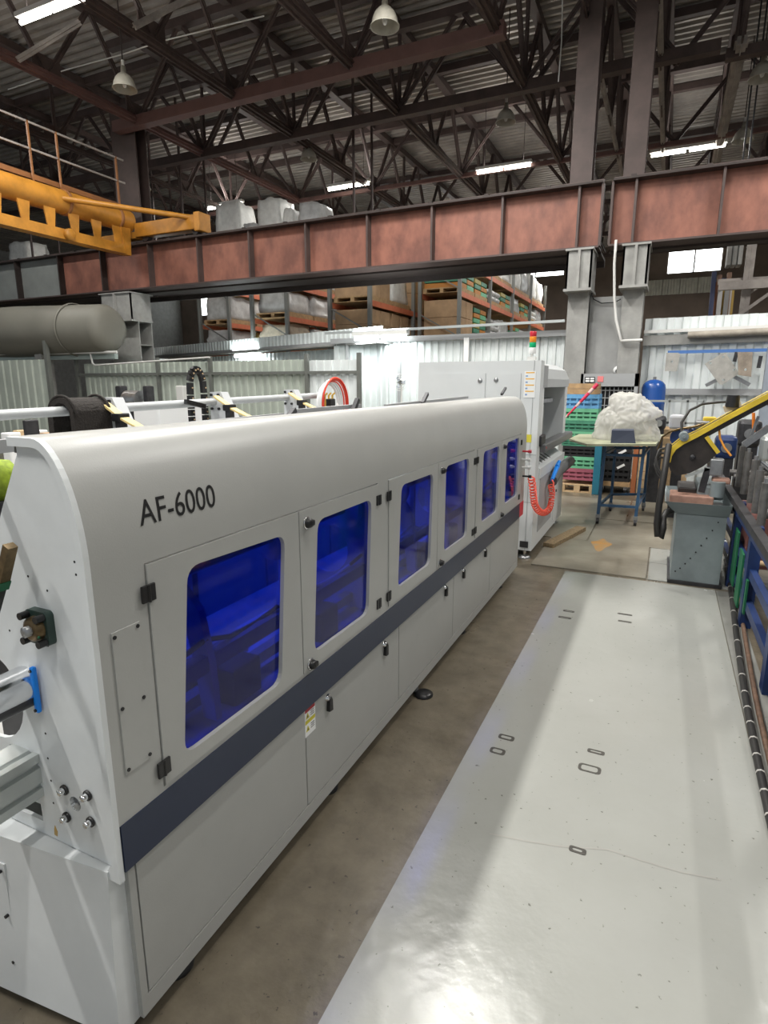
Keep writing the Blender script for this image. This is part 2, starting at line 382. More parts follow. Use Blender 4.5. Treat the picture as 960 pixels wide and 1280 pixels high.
for k, (a,b,c,d) in enumerate(WINS):
    w = thing('window_%d' % (k+1), 'bright factory window', 'window', ((a+b)/2,YW_,c), kind='structure'); del w['category']
    n = max(2, round((b-a)/2.0)); s_ = (b-a)/n
    for i in range(n): MB().box((a+i*s_+.04,YW_+.08,c+.04),(a+(i+1)*s_-.04,YW_+.11,d-.04)).obj('pane', GLASSW, w)
    fr = MB().box((a,YW_+.05,c),(b,YW_+.14,c+.05)).box((a,YW_+.05,d-.05),(b,YW_+.14,d))
    for i in range(n+1): fr.box((a+i*s_-.045,YW_+.05,c),(a+i*s_+.045,YW_+.14,d))
    fr.obj('window_frame', FIXT, w)
tag(MB().box((9.5,-2,FZ),(9.7,40,9.3)).obj('wall_side', mat('hall_wall',(0.30,0.30,0.29),0.8,var=.2)), kind='structure')
tag(MB().box((-36.2,-2,FZ),(-36,40,9.3)).obj('wall_left', mat('hall_wall',(0.30,0.30,0.29),0.8,var=.2)), kind='structure')
for k in range(8):
    x0 = -34+k*6.0
    w = thing('window_%d' % (k+1), 'bright factory window', 'window', (x0+2.5,40.05,5.2), kind='structure'); del w['category']
    for i in range(2): MB().box((x0+.06+i*2.72,40.05,5.25),(x0+2.70+i*2.72,40.08,7.55)).obj('pane', GLASSW, w)
    MB().box((x0-.1,40.0,5.2),(x0+.04,40.1,7.6)).box((x0+2.70,40.0,5.2),(x0+2.78,40.1,7.6)).box((x0+5.44,40.0,5.2),(x0+5.95,40.1,7.6)).obj('window_frame', FLANGE, w)

# ------------------------------------------------------------------ corrugated partitions
def sheets(parent, p, q, z0, z1, m, pitch=0.2, dep=0.03, wid=1.15, name='sheet', skip=()):
    p = Vector((p[0],p[1],0)); q = Vector((q[0],q[1],0)); L = (q-p).length; n = max(1, round(L/wid)); w = L/n
    me = corr_mesh(name, w-.004, z1-z0, pitch, dep, m); a = math.atan2(q.y-p.y, q.x-p.x); d = (q-p)/L
    for i in range(n):
        if i in skip: continue
        c = p+d*(w*i); place(name, me, (c.x,c.y,z0+random.uniform(-.02,.0)*0), a, parent)
# back partition: between the oblique ledge and the twin columns
wb = thing('wall_back', 'bright corrugated partition', 'wall', (-4,11.35,0), kind='structure'); del wb['category']
sheets(wb, (-6.6,11.45), (-1.72,11.30), FZ, 2.42, CORR, pitch=.16)
MB().bar((-6.6,11.36,2.47),(-1.70,11.2,2.47),.10,.10).obj('top_rail', GREYP, wb)
MB().bar((-6.6,11.10,2.62),(-1.72,11.02,2.66),.05,.045).obj('handrail', ALU, wb)
for x in (-6.2,-5.0,-3.62,-2.2): MB().bar((x,11.34,FZ),(x,11.34,2.5),.06,.06).obj('post', GREYP, wb)
MB().box((-3.60,11.2,FZ),(-3.50,11.26,2.45)).obj('post', WHITE, wb)
# oblique ledge with a sheet fascia, partition under it
wm = thing('wall_oblique', 'corrugated partition under a mezzanine ledge', 'wall', (-10,13,0), kind='structure'); del wm['category']
A = (-18.5,16.2); Bp = (-5.25,11.32)
sheets(wm, A, Bp, FZ, 2.35, CORR, pitch=.18)
sheets(wm, (A[0],A[1]-.25), (Bp[0],Bp[1]-.25), 2.48, 2.72, CORR, pitch=.16, dep=.04, wid=2.3, name='fascia_sheet')
MB().bar((A[0],A[1]-.22,2.44),(Bp[0],Bp[1]-.22,2.44),.12,.08).obj('ledge_beam', GREYP, wm)
MB().bar((A[0],A[1]-.1,2.40),(Bp[0],Bp[1]-.1,2.40),.5,.03).obj('ledge_soffit', COLG, wm)
# greenish fence nearer on the left
wl = thing('wall_fence', 'greenish corrugated fence with dark rails', 'wall', (-10,10,0), kind='structure'); del wl['category']
YF = 10.0
sheets(wl, (-12.62,YF), (-6.35,YF), FZ, 2.05, CORRG, pitch=.19)
sheets(wl, (-18.5,YF-.6), (-13.05,YF-.6), FZ, 2.14, CORRG, pitch=.26)
sheets(wl, (-6.32,YF), (-5.25,YF), FZ, 2.03, CORR, pitch=.19)
FRAME = mat('fence_rail_grey', (0.17,0.18,0.165), 0.6, 0.2, var=.2)
for x in (-12.8,-10.2,-8.72,-6.34,-5.2): MB().bar((x,YF-.06,FZ),(x,YF-.06,2.15 if x > -12 else 2.3),.07,.07).obj('post', FRAME, wl)
MB().bar((-12.8,YF-.06,1.80),(-5.2,YF-.06,1.80),.05,.055).obj('rail', FRAME, wl)
MB().bar((-12.8,YF-.06,0.9),(-5.2,YF-.06,0.9),.05,.05).obj('rail', FRAME, wl)
MB().bar((-13.0,YF-.65,FZ),(-13.0,YF-.65,2.65),.09,.09).obj('post', FRAME, wl)
MB().bar((-19,YF-.7,2.22),(-11.4,YF-.1,2.20),.10,.12).obj('top_beam', mat('pale_green_beam',(0.30,0.36,0.34),.5), wl)
MB().cyl((-19,YF-.8,2.32),(-11.2,YF-.25,2.28),.03,8).obj('conduit', FIXT, wl)
MB().tube([(-12.0,YF-.3,2.3),(-11.95,YF-.3,2.05),(-11.9,YF-.28,2.0),(-8.7,YF-.2,2.12),(-8.6,YF-.2,2.12)],.02,6).obj('conduit', FIXT, wl)
# right partition, bright sheets
wr = thing('wall_right', 'bright corrugated partition right of the columns', 'wall', (1,11.3,0), kind='structure'); del wr['category']
sheets(wr, (-0.44,11.3), (4.2,10.9), FZ, 2.66, CORR, pitch=.235, dep=.035)
MB().bar((-0.44,11.2,2.44),(4.2,10.8,2.46),.09,.05).obj('cable_tray', FIXT, wr)
MB().bar((-0.44,11.22,2.30),(4.2,10.84,2.32),.08,.16).obj('top_beam', COLG, wr)
MB().cyl((0.22,11.05,2.36),(4.0,10.75,2.41),.055,10).obj('pipe', mat('rusty_white_pipe',(0.42,0.38,0.32),.6,var=.4,vscale=5), wr)
MB().bar((-0.1,11.2,1.46),(4.2,10.8,1.46),.06,.10).obj('rail', GREYP, wr)
MB().bar((-0.05,11.12,2.10),(1.9,10.95,2.10),.03,.05).obj('blue_rail', mat('blue_rail_paint',(0.06,0.16,0.42),.5), wr)

# ------------------------------------------------------------------ columns
def column(name, label, x0, x1, ztop, corbel=True, upper=None, um=RUSTD):
    c = thing(name, label, 'column', ((x0+x1)/2,11.05,0), group='steel columns of the crane bay')
    mb = MB(); t = .025
    mb.box((x0,10.82,FZ),(x1,10.82+t,ztop)).box((x0,11.22,FZ),(x1,11.22+t,ztop)).box(((x0+x1)/2-.02,10.845,FZ),((x0+x1)/2+.02,11.22,ztop))
    for k in range(5): mb.box((x0+.02,10.845,.4+k*.7),(x1-.02,11.22,.42+k*.7))
    mb.obj('shaft', COLG, c)
    if corbel:
        MB().box((x0-.03,10.62,ztop-.62),(x1+.03,10.65,ztop-.03)).box((x0-.05,10.58,ztop-.03),(x1+.05,11.3,ztop)).box((x0-.05,10.56,ztop-.66),(x1+.05,11.25,ztop-.62)).box(((x0+x1)/2-.02,10.56,ztop-.62),((x0+x1)/2+.02,10.62,ztop-.03)).box((x0-.03,10.62,ztop-.62),(x0,11.22,ztop-.03)).box((x1,10.62,ztop-.62),(x1+.03,11.22,ztop-.03)).obj('corbel', COLG, c)
    if upper:
        u0,u1 = upper; um_ = MB()
        um_.box((u0,11.30,ztop+.02),(u1,11.33,7.9)).box((u0,11.62,ztop+.02),(u1,11.65,7.9)).box(((u0+u1)/2-.02,11.33,ztop+.02),((u0+u1)/2+.02,11.62,7.9)).box((u0+.002,11.33,ztop+.02),(u0+.02,11.62,7.9)).obj('upper_shaft', um, c)
    return c
column('steel_column','grey steel column beside the signal light with brown upper shaft',-1.66,-1.32,3.74,upper=(-1.83,-1.48))
column('steel_column','grey steel column carrying the white conduit, right of the twin',-0.80,-0.48,3.74,upper=(-0.98,-0.66))
column('steel_column','olive grey steel column behind the green fence under the orange crane',-12.55,-11.62,3.70,upper=(-12.5,-11.75))
tag(MB().box((-1.32,11.02,FZ),(-0.80,11.12,3.02)).obj('wall_panel', CONCW), 'plain grey panel filling the gap between twin columns', 'panel')
MB_ = MB().tube([onY(770,300,10.75),onY(768,330,10.75),onY(768,368,10.75),onY(770,400,10.75),onY(776,424,10.75),onY(776,426,10.75),onY(803,425,10.75)],.022,8)
tag(MB_.obj('conduit', FIXT), 'thin white conduit bent down the twin columns', 'conduit')
tag(MB().tube([onY(738,362,10.95),onY(742,374,10.95),onY(752,379,10.97),onY(768,378,10.97),onY(776,374,10.95)],.010,6).obj('cable', BLACK), 'loose black cable slung between the twin columns', 'cable')

# ------------------------------------------------------------------ crane runway girders
SX = [-19.2,-17.6,-15.94,-14.26,-12.73,-11.16,-9.69,-8.28,-6.87,-5.48,-4.16,-2.86,-1.59,-1.23]
SR = [-1.08,-0.73,0.48,1.75,3.0,4.3]
ZB0, ZB1 = 3.80, 4.74
def girder(xs, label):
    g = thing('crane_girder', label, 'girder', ((xs[0]+xs[-1])/2,11,ZB0), group='crane runway girders')
    for a, b in zip(xs[:-1], xs[1:]):
        MB().box((a+.004,11.0,ZB0),(b-.004,11.02,ZB1)).obj('web_panel', GREYB if b <= -14.2 else RUST, g)
    for x in xs:
        MB().box((x-.018,10.84,ZB0),(x+.018,11.0,ZB1)).obj('stiffener', FLANGE if -16<x<-12 else RUSTD, g)
    MB().box((xs[0],10.80,ZB1),(xs[-1],11.22,ZB1+.03)).obj('top_flange', FLANGE, g)
    MB().box((xs[0],10.80,ZB0-.03),(xs[-1],11.22,ZB0)).obj('bottom_flange', RUSTD, g)
    MB().box((xs[0],11.24,ZB0-.06),(xs[-1],11.95 if xs[0] < -2 else 11.5,ZB0-.02)).obj('brake_plate', FLANGE, g)
    if xs[0] < -2: MB().box((xs[0],11.9,ZB0-.16),(xs[-1],11.95,ZB0-.06)).obj('brake_plate_edge', FLANGE, g)
    MB().box((xs[0],10.96,ZB1+.03),(xs[-1],11.04,ZB1+.09)).obj('crane_rail', RUSTD, g)
    x = xs[0]+.3
    while x < xs[-1]-.1:
        MB().box((x-.04,10.84,ZB1+.03),(x+.04,10.96,ZB1+.07)).obj('rail_clip', FLANGE, g); x += 1.05
    return g
girder(SX, 'long rusty red crane runway girder with grey painted end at left')
girder(SR, 'shorter rusty crane runway girder right of the joint gap')

# ------------------------------------------------------------------ roof trusses
ZC, ZT = 7.4, 9.05
def trussY(x, label, y0, y1, m, w=.17, md=RUSTD, off=0.0):
    t = thing('roof_truss', label, 'roof truss', (x,(y0+y1)/2,ZC), group='roof trusses running away from the camera')
    MB().angle((x,y0,ZC),(x,y1,ZC),w).bar((x,y0,ZC),(x,y1,ZC),w*.7,w*.6).obj('bottom_chord', m, t)
    MB().bar((x,y0,ZT),(x,y1,ZT),.18,.16).obj('top_chord', md, t)
    y = 11.1+off
    while y-2.2 > y0: y -= 2.2
    i = 0
    while y < y1-.2:
        up = y+1.1
        MB().angle((x,y,ZC),(x,min(up,y1),ZT),.10,.03).obj('diagonal', md, t)
        if y+2.2 <= y1: MB().angle((x,up,ZT),(x,y+2.2,ZC),.10,.03).obj('diagonal', md, t)
        if i % 3 == 0: MB().angle((x,y,ZC),(x,y,ZT),.08,.025).obj('web_post', md, t)
        MB().box((x-.015,y-.30,ZC-.06),(x+.015,y+.30,ZC+.34)).obj('gusset', md, t)
        y += 2.2; i += 1
LBL = ['far left, above the orange crane','second from left, above the crane brace','third from left, over the white bundles','fourth from left, left of the tall brown columns','behind the left tall brown column','pale one just right of the tall brown columns','at the right edge of the photo','beyond the right edge of the photo']
for x, l, m in zip((-11.4,-8.65,-5.9,-3.15,-1.72,-0.66,2.1,4.85), LBL, (RUSTR,RUSTD,RUSTD,RUSTD,GALVC,GALVC,RUSTD,RUSTD)):
    trussY(x, 'brown roof truss running to the back, '+l, 5.5 if x < -1.8 else 11.3, 30, m, .22 if x < -1.8 else .10)
for x in (-14.15,-16.9,-19.6): trussY(x, 'brown roof truss running to the back, deep at left edge '+{-14.15:'nearest the column',-16.9:'in the middle',-19.6:'farthest out'}[x], 9.0, 30, RUSTD)
trussY(0.62, 'brown steel roof truss with pale chord, between pale one and the right edge', 13.2, 30, GALVC, .22)
def trussX(y, label, x0, x1, m, w, z=ZC, full=True, pan=2.75):
    t = thing('roof_girder', label, 'roof truss', ((x0+x1)/2,y,z), group='roof girders running across the hall')
    MB().bar((x0,y,z-.03),(x1,y,z-.03),w,w).obj('bottom_chord', m, t)
    if not full: return
    MB().bar((x0,y,ZT-.05),(x1,y,ZT-.05),.18,.16).obj('top_chord', RUSTD, t)
    x = -11.4
    while x-pan >= x0: x -= pan
    while x < x1-.3:
        if x+pan/2 <= x1: MB().angle((x,y+.02,z),(x+pan/2,y+.02,ZT),.09,.025).obj('diagonal', RUSTD, t)
        if x+pan <= x1: MB().angle((x+pan/2,y+.02,ZT),(x+pan,y+.02,z),.09,.025).obj('diagonal', RUSTD, t)
        x += pan
trussX(11.1, 'reddish roof girder across the hall, nearest, left of the tall columns', -12.1, -3.0, RUSTR, .22)
trussX(13.2, 'dark roof girder across the hall, second nearest', -19.6, 0.3, RUSTD, .19)
trussX(13.6, 'dark roof girder across the hall at the right edge', 0.4, 8, RUSTD, .17)
trussX(17.6, 'thin pinkish roof girder across the hall, third nearest', -19.6, 8, RUSTR, .10)
trussX(22.0, 'dark roof girder across the hall, fourth nearest', -24, 8, RUSTD, .14)
trussX(26.4, 'dark roof girder across the hall, fifth nearest', -26, 8, RUSTD, .14)
trussX(30.8, 'dark roof girder across the hall, deepest', -28, 8, RUSTD, .14)
for i, (y, l) in enumerate(((12.1,'nearest'),(15.4,'second'),(18.9,'third'),(22.6,'fourth'),(26.6,'deepest'))):
    tag(MB().bar((-30,y,9.08),(10,y,9.08),.14,.16).obj('purlin', RUSTD), 'brown purlin under the roof deck, %s of five counted into the depth' % l, 'purlin', 'roof purlins')
# loose slanted angles
for n, (a, b, l) in enumerate([((22,75),(100,28),'beside the upper left strip light'),((168,33),(232,0),'near the top edge over the pendant lamp')]):
    p, q = onZ(*a,7.3), onZ(*b,8.2)
    tag(MB().angle(p,q,.10,.02).obj('roof_brace', GALVC), 'pale slanted roof brace '+l, 'brace')
tag(MB().tube([onY(10,112,10.6),onY(80,88,10.4),onY(153,68,10.1),onY(200,52,10.0),onY(240,42,10.0),onY(330,20,10.0)],.012,6).obj('lamp_cable', FIXT), 'thin pale cable strung to the upper left pendant lamp', 'cable')
tag(MB().tube([onY(703,0,12.2),onY(702,50,12.2),onY(698,102,12.2)],.012,6).obj('hanging_rope', FIXT), 'pale rope hanging from roof left of the tall columns', 'rope')

# ------------------------------------------------------------------ lamps
def strip(c, label, L, tilt=0.0, tubes=2, power=LAMP_W, gl=GLOW, ext=None, rise=1.86, r=.035, vis=True):
    f = thing('strip_light', label, 'lamp', c, group='strip lights'); c = Vector(c)
    d = Vector((math.cos(tilt),math.sin(tilt),0)); nrm = Vector((-d.y,d.x,0))
    MB().bar(c-d*(L/2)+Vector((0,0,.09)), c+d*(L/2)+Vector((0,0,.09)), .16, .07).obj('housing', FIXT, f)
    h = L/tubes
    for i in range(tubes):
        a = c-d*(L/2)+d*(h*i+.04); b = c-d*(L/2)+d*(h*(i+1)-.04)
        MB().cyl(a, b, r, 10).obj('tube', gl, f)
    MB().cyl(c-d*(L*.35)+Vector((0,0,.12)), c-d*(L*.35)+Vector((0,0,rise)), .008, 6).obj('hanger', FLANGE, f)
    MB().cyl(c+d*(L*.35)+Vector((0,0,.12)), c+d*(L*.35)+Vector((0,0,rise)), .008, 6).obj('hanger', FLANGE, f)
    ld = bpy.data.lights.new('strip_light_glow','AREA'); ld.shape = 'RECTANGLE'; ld.size = L; ld.size_y = .22; ld.energy = power
    ld.color = (1.0,0.975,0.93) if gl is GLOW else (0.93,1,1)
    lo = bpy.data.objects.new('lamp_glow', ld); COL.objects.link(lo); lo.location = c-Vector((0,0,.06)); lo.rotation_euler = (0,0,tilt)
    lo.parent = f; lo.matrix_parent_inverse = Matrix.Translation(-c)
    if True:
        lu = bpy.data.lights.new('strip_light_upglow','AREA'); lu.shape = 'RECTANGLE'; lu.size = L; lu.size_y = .3; lu.energy = power*(.16 if gl is GLOW else .8); lu.color = ld.color
        uo = bpy.data.objects.new('lamp_upglow', lu); COL.objects.link(uo); uo.location = c+Vector((0,0,.14)); uo.rotation_euler = (PI,0,tilt)
        uo.parent = f; uo.matrix_parent_inverse = Matrix.Translation(-c)
HZ = 7.35
strip((-4.63,17.5,HZ),'twin strip light glowing between trusses left of the tall columns',1.55)
strip((-9.2,17.0,HZ),'small twin strip light glowing above the white bundles',1.45)
strip((-0.09,18.2,HZ),'twin strip light glowing right of the tall columns',1.75)
strip((-9.36,7.5,HZ),'strip light at the upper left corner of the photo',1.55)
for x, y, w, k_ in ((-3.8,-1.5,'behind the viewer over the rack',2.2),(-3.8,3.0,'over the loading rack',2.2),(-3.8,7.5,'over the far end of the loading rack',2.2),(-2.0,6.4,'over the feeder',1.3),(-0.3,-2.4,'behind the viewer over the aisle',.8),(0.8,2.4,'above the aisle beside the viewer',1.0),(3.4,8.4,'just before the right partition, added to brighten it',2.4)):  # last lamp is an unseen one, added to brighten the right partition sheets
    strip((x,y,HZ),'high twin strip light hung '+w,1.55,PI/2 if x != -2.0 else 0,power=LAMP_W*k_)
for x, y, w in ((4.5,6.5,'over the right bench'),(4.5,-2.4,'behind the viewer on the right'),(-9.36,-2.4,'behind the viewer far left'),(4.5,18,'far over the right side'),(-13.9,17.0,'deep over the tank'),(-13.9,7.5,'over the crane bridge'),(-9.2,27,'deepest over the left racks'),(-4.6,27,'deepest over the middle racks'),(0,27,'deepest behind the tall columns')):
    strip((x,y,HZ),'high twin strip light hung '+w,1.55,power=LAMP_W*(2 if y > 15 else .5 if x > 4 else 1))
for (px0,py0,px1,py1,Y,l) in [(442,425,510,420,11.1,'bright cool strip light in front of white partition'),(180,446,214,446,15.5,'cool strip light beside the olive column'),(285,441,334,441,12.85,'cool strip light under the ledge behind the cable chain')]:
    a, b = onY(px0,py0,Y), onY(px1,py1,Y); c = (a+b)/2
    if Y > 11.5: c.z = 2.31
    strip(c, l, (b-a).length, -.353 if Y > 11.5 else 0, 2, LOW_W*(.6 if Y < 11.5 else 1), GLOWC, rise=.09 if Y > 11.5 else .2, r=.045)
def pendant(px, py, z, s, label, Y=None):
    c = onZ(px, py, z) if Y is None else onY(px, py, Y)
    p = thing('pendant_lamp', label, 'lamp', c, group='bell pendant lamps')
    k = .36
    prof = [(.001,.62),(.07,.62),(.085,.45),(.11,.42),(.17,.38),(.26,.28),(.315,.16),(.34,.02),(.37,0),(.37,-.02),(.34,-.01),(.30,.14),(.22,.27),(.06,.34),(.001,.34)]
    MB().lathe(c, [(r*s,h*s) for r,h in prof], 28).obj('shade', ENAMEL, p)
    MB().cyl(c+Vector((0,0,.6*s)), c+Vector((0,0,.78*s)), .05*s, 10).obj('cap', FIXT, p)
    MB().cyl(c+Vector((0,0,.78*s)), (c.x,c.y,ZR-.03), .012, 6).obj('stem', FLANGE, p)
    MB().lathe(c, [(.001,.28*s),(.06*s,.26*s),(.07*s,.12*s),(.04*s,.04*s),(.001,.02*s)], 12).obj('bulb', WHITE, p)
for a in [(481,33,7.0,.62,'bell pendant lamp cut by the top edge'),(156,111,7.0,.60,'cream bell pendant lamp at upper left above the crane'),(632,153,7.1,.60,'bell pendant lamp left of the tall brown columns'),(386,199,7.1,.58,'bell pendant lamp above the white bundles'),(952,98,7.1,.62,'bell pendant lamp cut by the right edge'),(928,176,7.1,.62,'bell pendant lamp just above the right girder'),(179,236,7.1,.6,'dim bell pendant lamp right of the olive column')]: pendant(*a)

# hairline joint across the coating
jp = [onZ(x,y,FZ+.0062) for x,y in ((612,1042),(660,1052),(700,1058),(760,1062),(800,1075),(850,1090),(900,1100))]
mb = MB(); w_ = .003
vs_ = [(p.x,p.y-w_,FZ+.0068) for p in jp]+[(p.x,p.y+w_,FZ+.0068) for p in jp]; n_ = len(jp)
mb.add(vs_, [(i,i+1,n_+i+1,n_+i) for i in range(n_-1)]); mb.obj('floor_joint', mat('joint_grey',(0.27,0.265,0.24),.6), floor)
# ================================================================== TUBE FEEDER (the big white machine)
Y0, Y1, XF = 0.79, 5.08, -1.05
fd = thing('tube_feeder', 'long white tube feeding machine with blue windows and navy stripe', 'machine', (-1.3,2.9,FZ))
def prof(inset=0.0, n=14):
    pts = [(XF-inset, 1.10)]
    for i in range(n+1):
        t = (PI/2)*i/n; pts.append((-1.17+(.12-inset)*math.cos(t), 1.22+(.27-inset)*math.sin(t)))
    return pts
# cover: curved roof sheet
op = [(XF,1.197)] + prof()[1:] + [(-1.245,1.49),(-1.247,1.455)]
ip = [(XF-.012,1.197)] + prof(.012)[1:] + [(-1.235,1.478),(-1.235,1.455)]
mb = MB(); ya, yb = Y0+.006, Y1; n = len(op)
for P_, flip in ((op,0),(ip,1)):
    vs = [(x,ya,z) for x,z in P_] + [(x,yb,z) for x,z in P_]
    mb.add(vs, [(i,i+1,n+i+1,n+i) for i in range(n-1)], True)
mb.add([(x,yb,z) for x,z in op] + [(x,yb,z) for x,z in ip], [(i,i+1,n+i+1,n+i) for i in range(n-1)])
mb.add([(op[0][0],ya,1.197),(ip[0][0],ya,1.197),(ip[0][0],yb,1.197),(op[0][0],yb,1.197)], [(0,1,2,3)])
mb.add([(op[-1][0],ya,1.455),(ip[-1][0],ya,1.455),(ip[-1][0],yb,1.455),(op[-1][0],yb,1.455)], [(0,1,2,3)])
mb.obj('curved_cover', PAINT, fd, fix=False)
# side frame with three double-door openings
PAIRS = [(0.934,1.568,2.163),(2.266,2.888,3.547),(3.602,4.224,4.864)]
holes = [[(a,.613),(c,.613),(c,1.196),(a,1.196)] for a,b,c in PAIRS]
MB().plate([(Y0+.006,.60),(Y1,.60),(Y1,1.197),(Y0+.006,1.197)], holes, XF-.012, XF, 'x').obj('side_frame', PAINT, fd)
# doors
QUADS = [[(1.063,1.150),(1.487,1.135),(1.440,.650),(1.005,.655)],[(1.683,1.140),(2.1,1.140),(2.066,.660),(1.640,.665)],[(2.403,1.150),(2.813,1.148),(2.785,.672),(2.368,.672)],
         [(3.009,1.160),(3.429,1.158),(3.421,.674),(3.001,.678)],[(3.743,1.162),(4.154,1.164),(4.162,.684),(3.747,.684)],[(4.378,1.167),(4.785,1.172),(4.795,.692),(4.376,.696)]]
EXT = []
for a,b,c in PAIRS: EXT += [(a,b),(b,c)]
ORD = ['nearest','second','third','fourth','fifth','farthest']
for k, ((a,b),q) in enumerate(zip(EXT,QUADS)):
    hole = rquad(q, .045)
    d = MB().plate([(a+.003,.616),(b-.003,.616),(b-.003,1.192),(a+.003,1.192)], [hole], XF-.010, XF+.004, 'x').obj('door', PAINT, fd)
    cx = sum(p[0] for p in q)/4; cz = sum(p[1] for p in q)/4
    big = rquad([(cx+(x-cx)*1.06, cz+(z-cz)*1.05) for x,z in q], .045)
    pn = MB().plate(big, [], XF-.0145, XF-.0105, 'x').obj('window_pane', PANE, d); pn['label'] = 'deep blue laser filter pane'
    left = (k % 2 == 0)
    he = a if left else b
    for z in (1.125,.668):
        MB().bbox((XF+.003,he-.020,z-.021),(XF+.010,he-.001,z+.021),.002).bbox((XF+.003,he+.001,z-.021),(XF+.010,he+.020,z+.021),.002).cyl((XF+.009,he,z-.021),(XF+.009,he,z+.021),.004,8).obj('hinge', BLACK, d)
    if not left:
        for z in (1.146,.636):
            y = a+.045; lt = MB()
            lt.lathe((XF+.004,y,z), [(.001,.022),(.012,.022),(.016,.016),(.018,0)], 16, 'x').obj('latch', BLACK, d)
            MB().bbox((XF+.016,y-.006,z-.010),(XF+.028,y+.018,z+.010),.004).obj('latch_knob', BLACK, d)
            MB().lathe((XF+.004,y,z), [(.018,.001),(.0215,.001),(.0215,.004),(.018,.005)], 16, 'x').obj('latch_ring', CHROME, d)
# stripe (overhanging edge) and lower cabinet
MB().box((-1.30,Y0+.006,.590),(XF-.002,Y1,.602)).obj('ledge', PAINT, fd)
MB().box((XF-.03,Y0+.008,.476),(XF+.003,4.93,.600)).obj('navy_stripe', NAVY, fd)
MB().box((XF-.03,4.93,.476),(XF+.003,Y1,.600)).obj('red_stripe_end', RED, fd)
LB = XF-.022
MB().box((-1.95,Y0+.03,.005),(LB-.004,Y1-.03,.476)).obj('base_body', PAINT, fd)
PY = [.842,1.602,2.435,3.258,4.102,4.985]
for a, b in zip(PY[:-1], PY[1:]):
    MB().box((LB-.003,a+.003,.066),(LB+.003,b-.003,.472)).obj('lower_panel', PAINT, fd)
MB().box((LB-.003,Y0+.03,.060),(LB+.003,PY[0]-.002,.472)).box((LB-.003,Y0+.03,.005),(LB+.003,Y1-.03,.060)).box((LB-.003,PY[-1]+.002,.060),(LB+.003,Y1-.03,.472)).obj('lower_frame', PAINT, fd)
for y, z in ((1.762,.402),(2.272,.407),(3.105,.414),(3.440,.420),(3.945,.424)):
    l = MB().plate([(y-.012,z-.03),(y+.014,z-.034),(y+.012,z+.01),(y+.004,z+.026),(y-.008,z+.022)], [], LB+.003, LB+.018, 'x').obj('tongue_latch', BLACK, fd)
    MB().lathe((LB+.003,y-.002,z+.022), [(.001,.012),(.010,.012),(.013,.006),(.016,0)], 14, 'x').obj('latch_rose', CHROME, l)
for y in (1.0,1.85,2.72,3.6,4.6):
    f = MB().lathe((-1.045 if y == 2.72 else -1.14,y,FZ), [(.001,.022),(.035,.022),(.05,.012),(.05,0)], 18).obj('levelling_foot', BLACK, fd)
    MB().cyl((-1.09 if y == 2.72 else -1.14,y,FZ+.006),(-1.09 if y == 2.72 else -1.14,y,.006),.012,10).obj('foot_stud', STEEL, f)
    MB().cyl((-1.85,y,FZ),(-1.85,y,.006),.03,10).obj('levelling_foot', BLACK, fd)
# access panel with screws
ap = MB().box((XF-.001,.827,.717),(XF+.0035,.904,1.066)).obj('access_panel', PAINT, fd)
for y, z in ((.833,1.055),(.897,1.058),(.895,.880),(.834,.882),(.897,.728),(.834,.727)):
    MB().cyl((XF+.003,y,z),(XF+.006,y,z),.0045,10).obj('screw', BLACK, ap)
# lettering
cu = bpy.data.curves.new('lettering','FONT'); cu.body = 'AF-6000'; cu.size = 0.081; cu.extrude = 0.0006; cu.shear = 0.06; cu.space_character = 1.02
tmp = bpy.data.objects.new('lettering_src', cu); COL.objects.link(tmp); bpy.context.view_layer.update()
dg = bpy.context.evaluated_depsgraph_get(); me = bpy.data.meshes.new_from_object(tmp.evaluated_get(dg)); bpy.data.objects.remove(tmp)
xs = [v.co.x for v in me.vertices]; w = max(xs)-min(xs); sc = (1.190-.937)/w
for v in me.vertices:
    y = .937+(v.co.x-min(xs))*sc; z = 1.283+v.co.y*(0.058/(0.081*0.70)); t = math.asin(min(1,max(0,(z-1.22)/.27)))
    v.co = Vector((-1.17+.12*math.cos(t)+.0012+v.co.z*.5, y, z))
me.materials.clear(); me.materials.append(BLACK); link('lettering', me, fd)
# warning sticker
st = MB().box((LB+.003,1.598,.346),(LB+.0042,1.668,.462)).obj('warning_sticker', WHITE, fd)
YW = mat('sticker_yellow',(0.62,0.55,0.05),.5); RS = mat('sticker_red',(0.42,0.03,0.04),.5)
MB().box((LB+.0042,1.600,.441),(LB+.0046,1.666,.459)).obj('sticker_header', RS, st)
MB().box((LB+.0042,1.600,.395),(LB+.0046,1.666,.410)).obj('sticker_band', YW, st)
for z in (.416,.365):
    MB().plate([(1.604,z),(1.628,z),(1.616,z+.024)], [], LB+.0042, LB+.0046, 'x').obj('sticker_triangle', YW, st)
    MB().plate([(1.612,z+.004),(1.620,z+.004),(1.616,z+.015)], [], LB+.0046, LB+.005, 'x').obj('sticker_symbol', BLACK, st)
    for i in range(3): MB().box((LB+.0042,1.636,z+.002+i*.008),(LB+.0045,1.660,z+.005+i*.008)).obj('sticker_line', DKSTEEL, st)
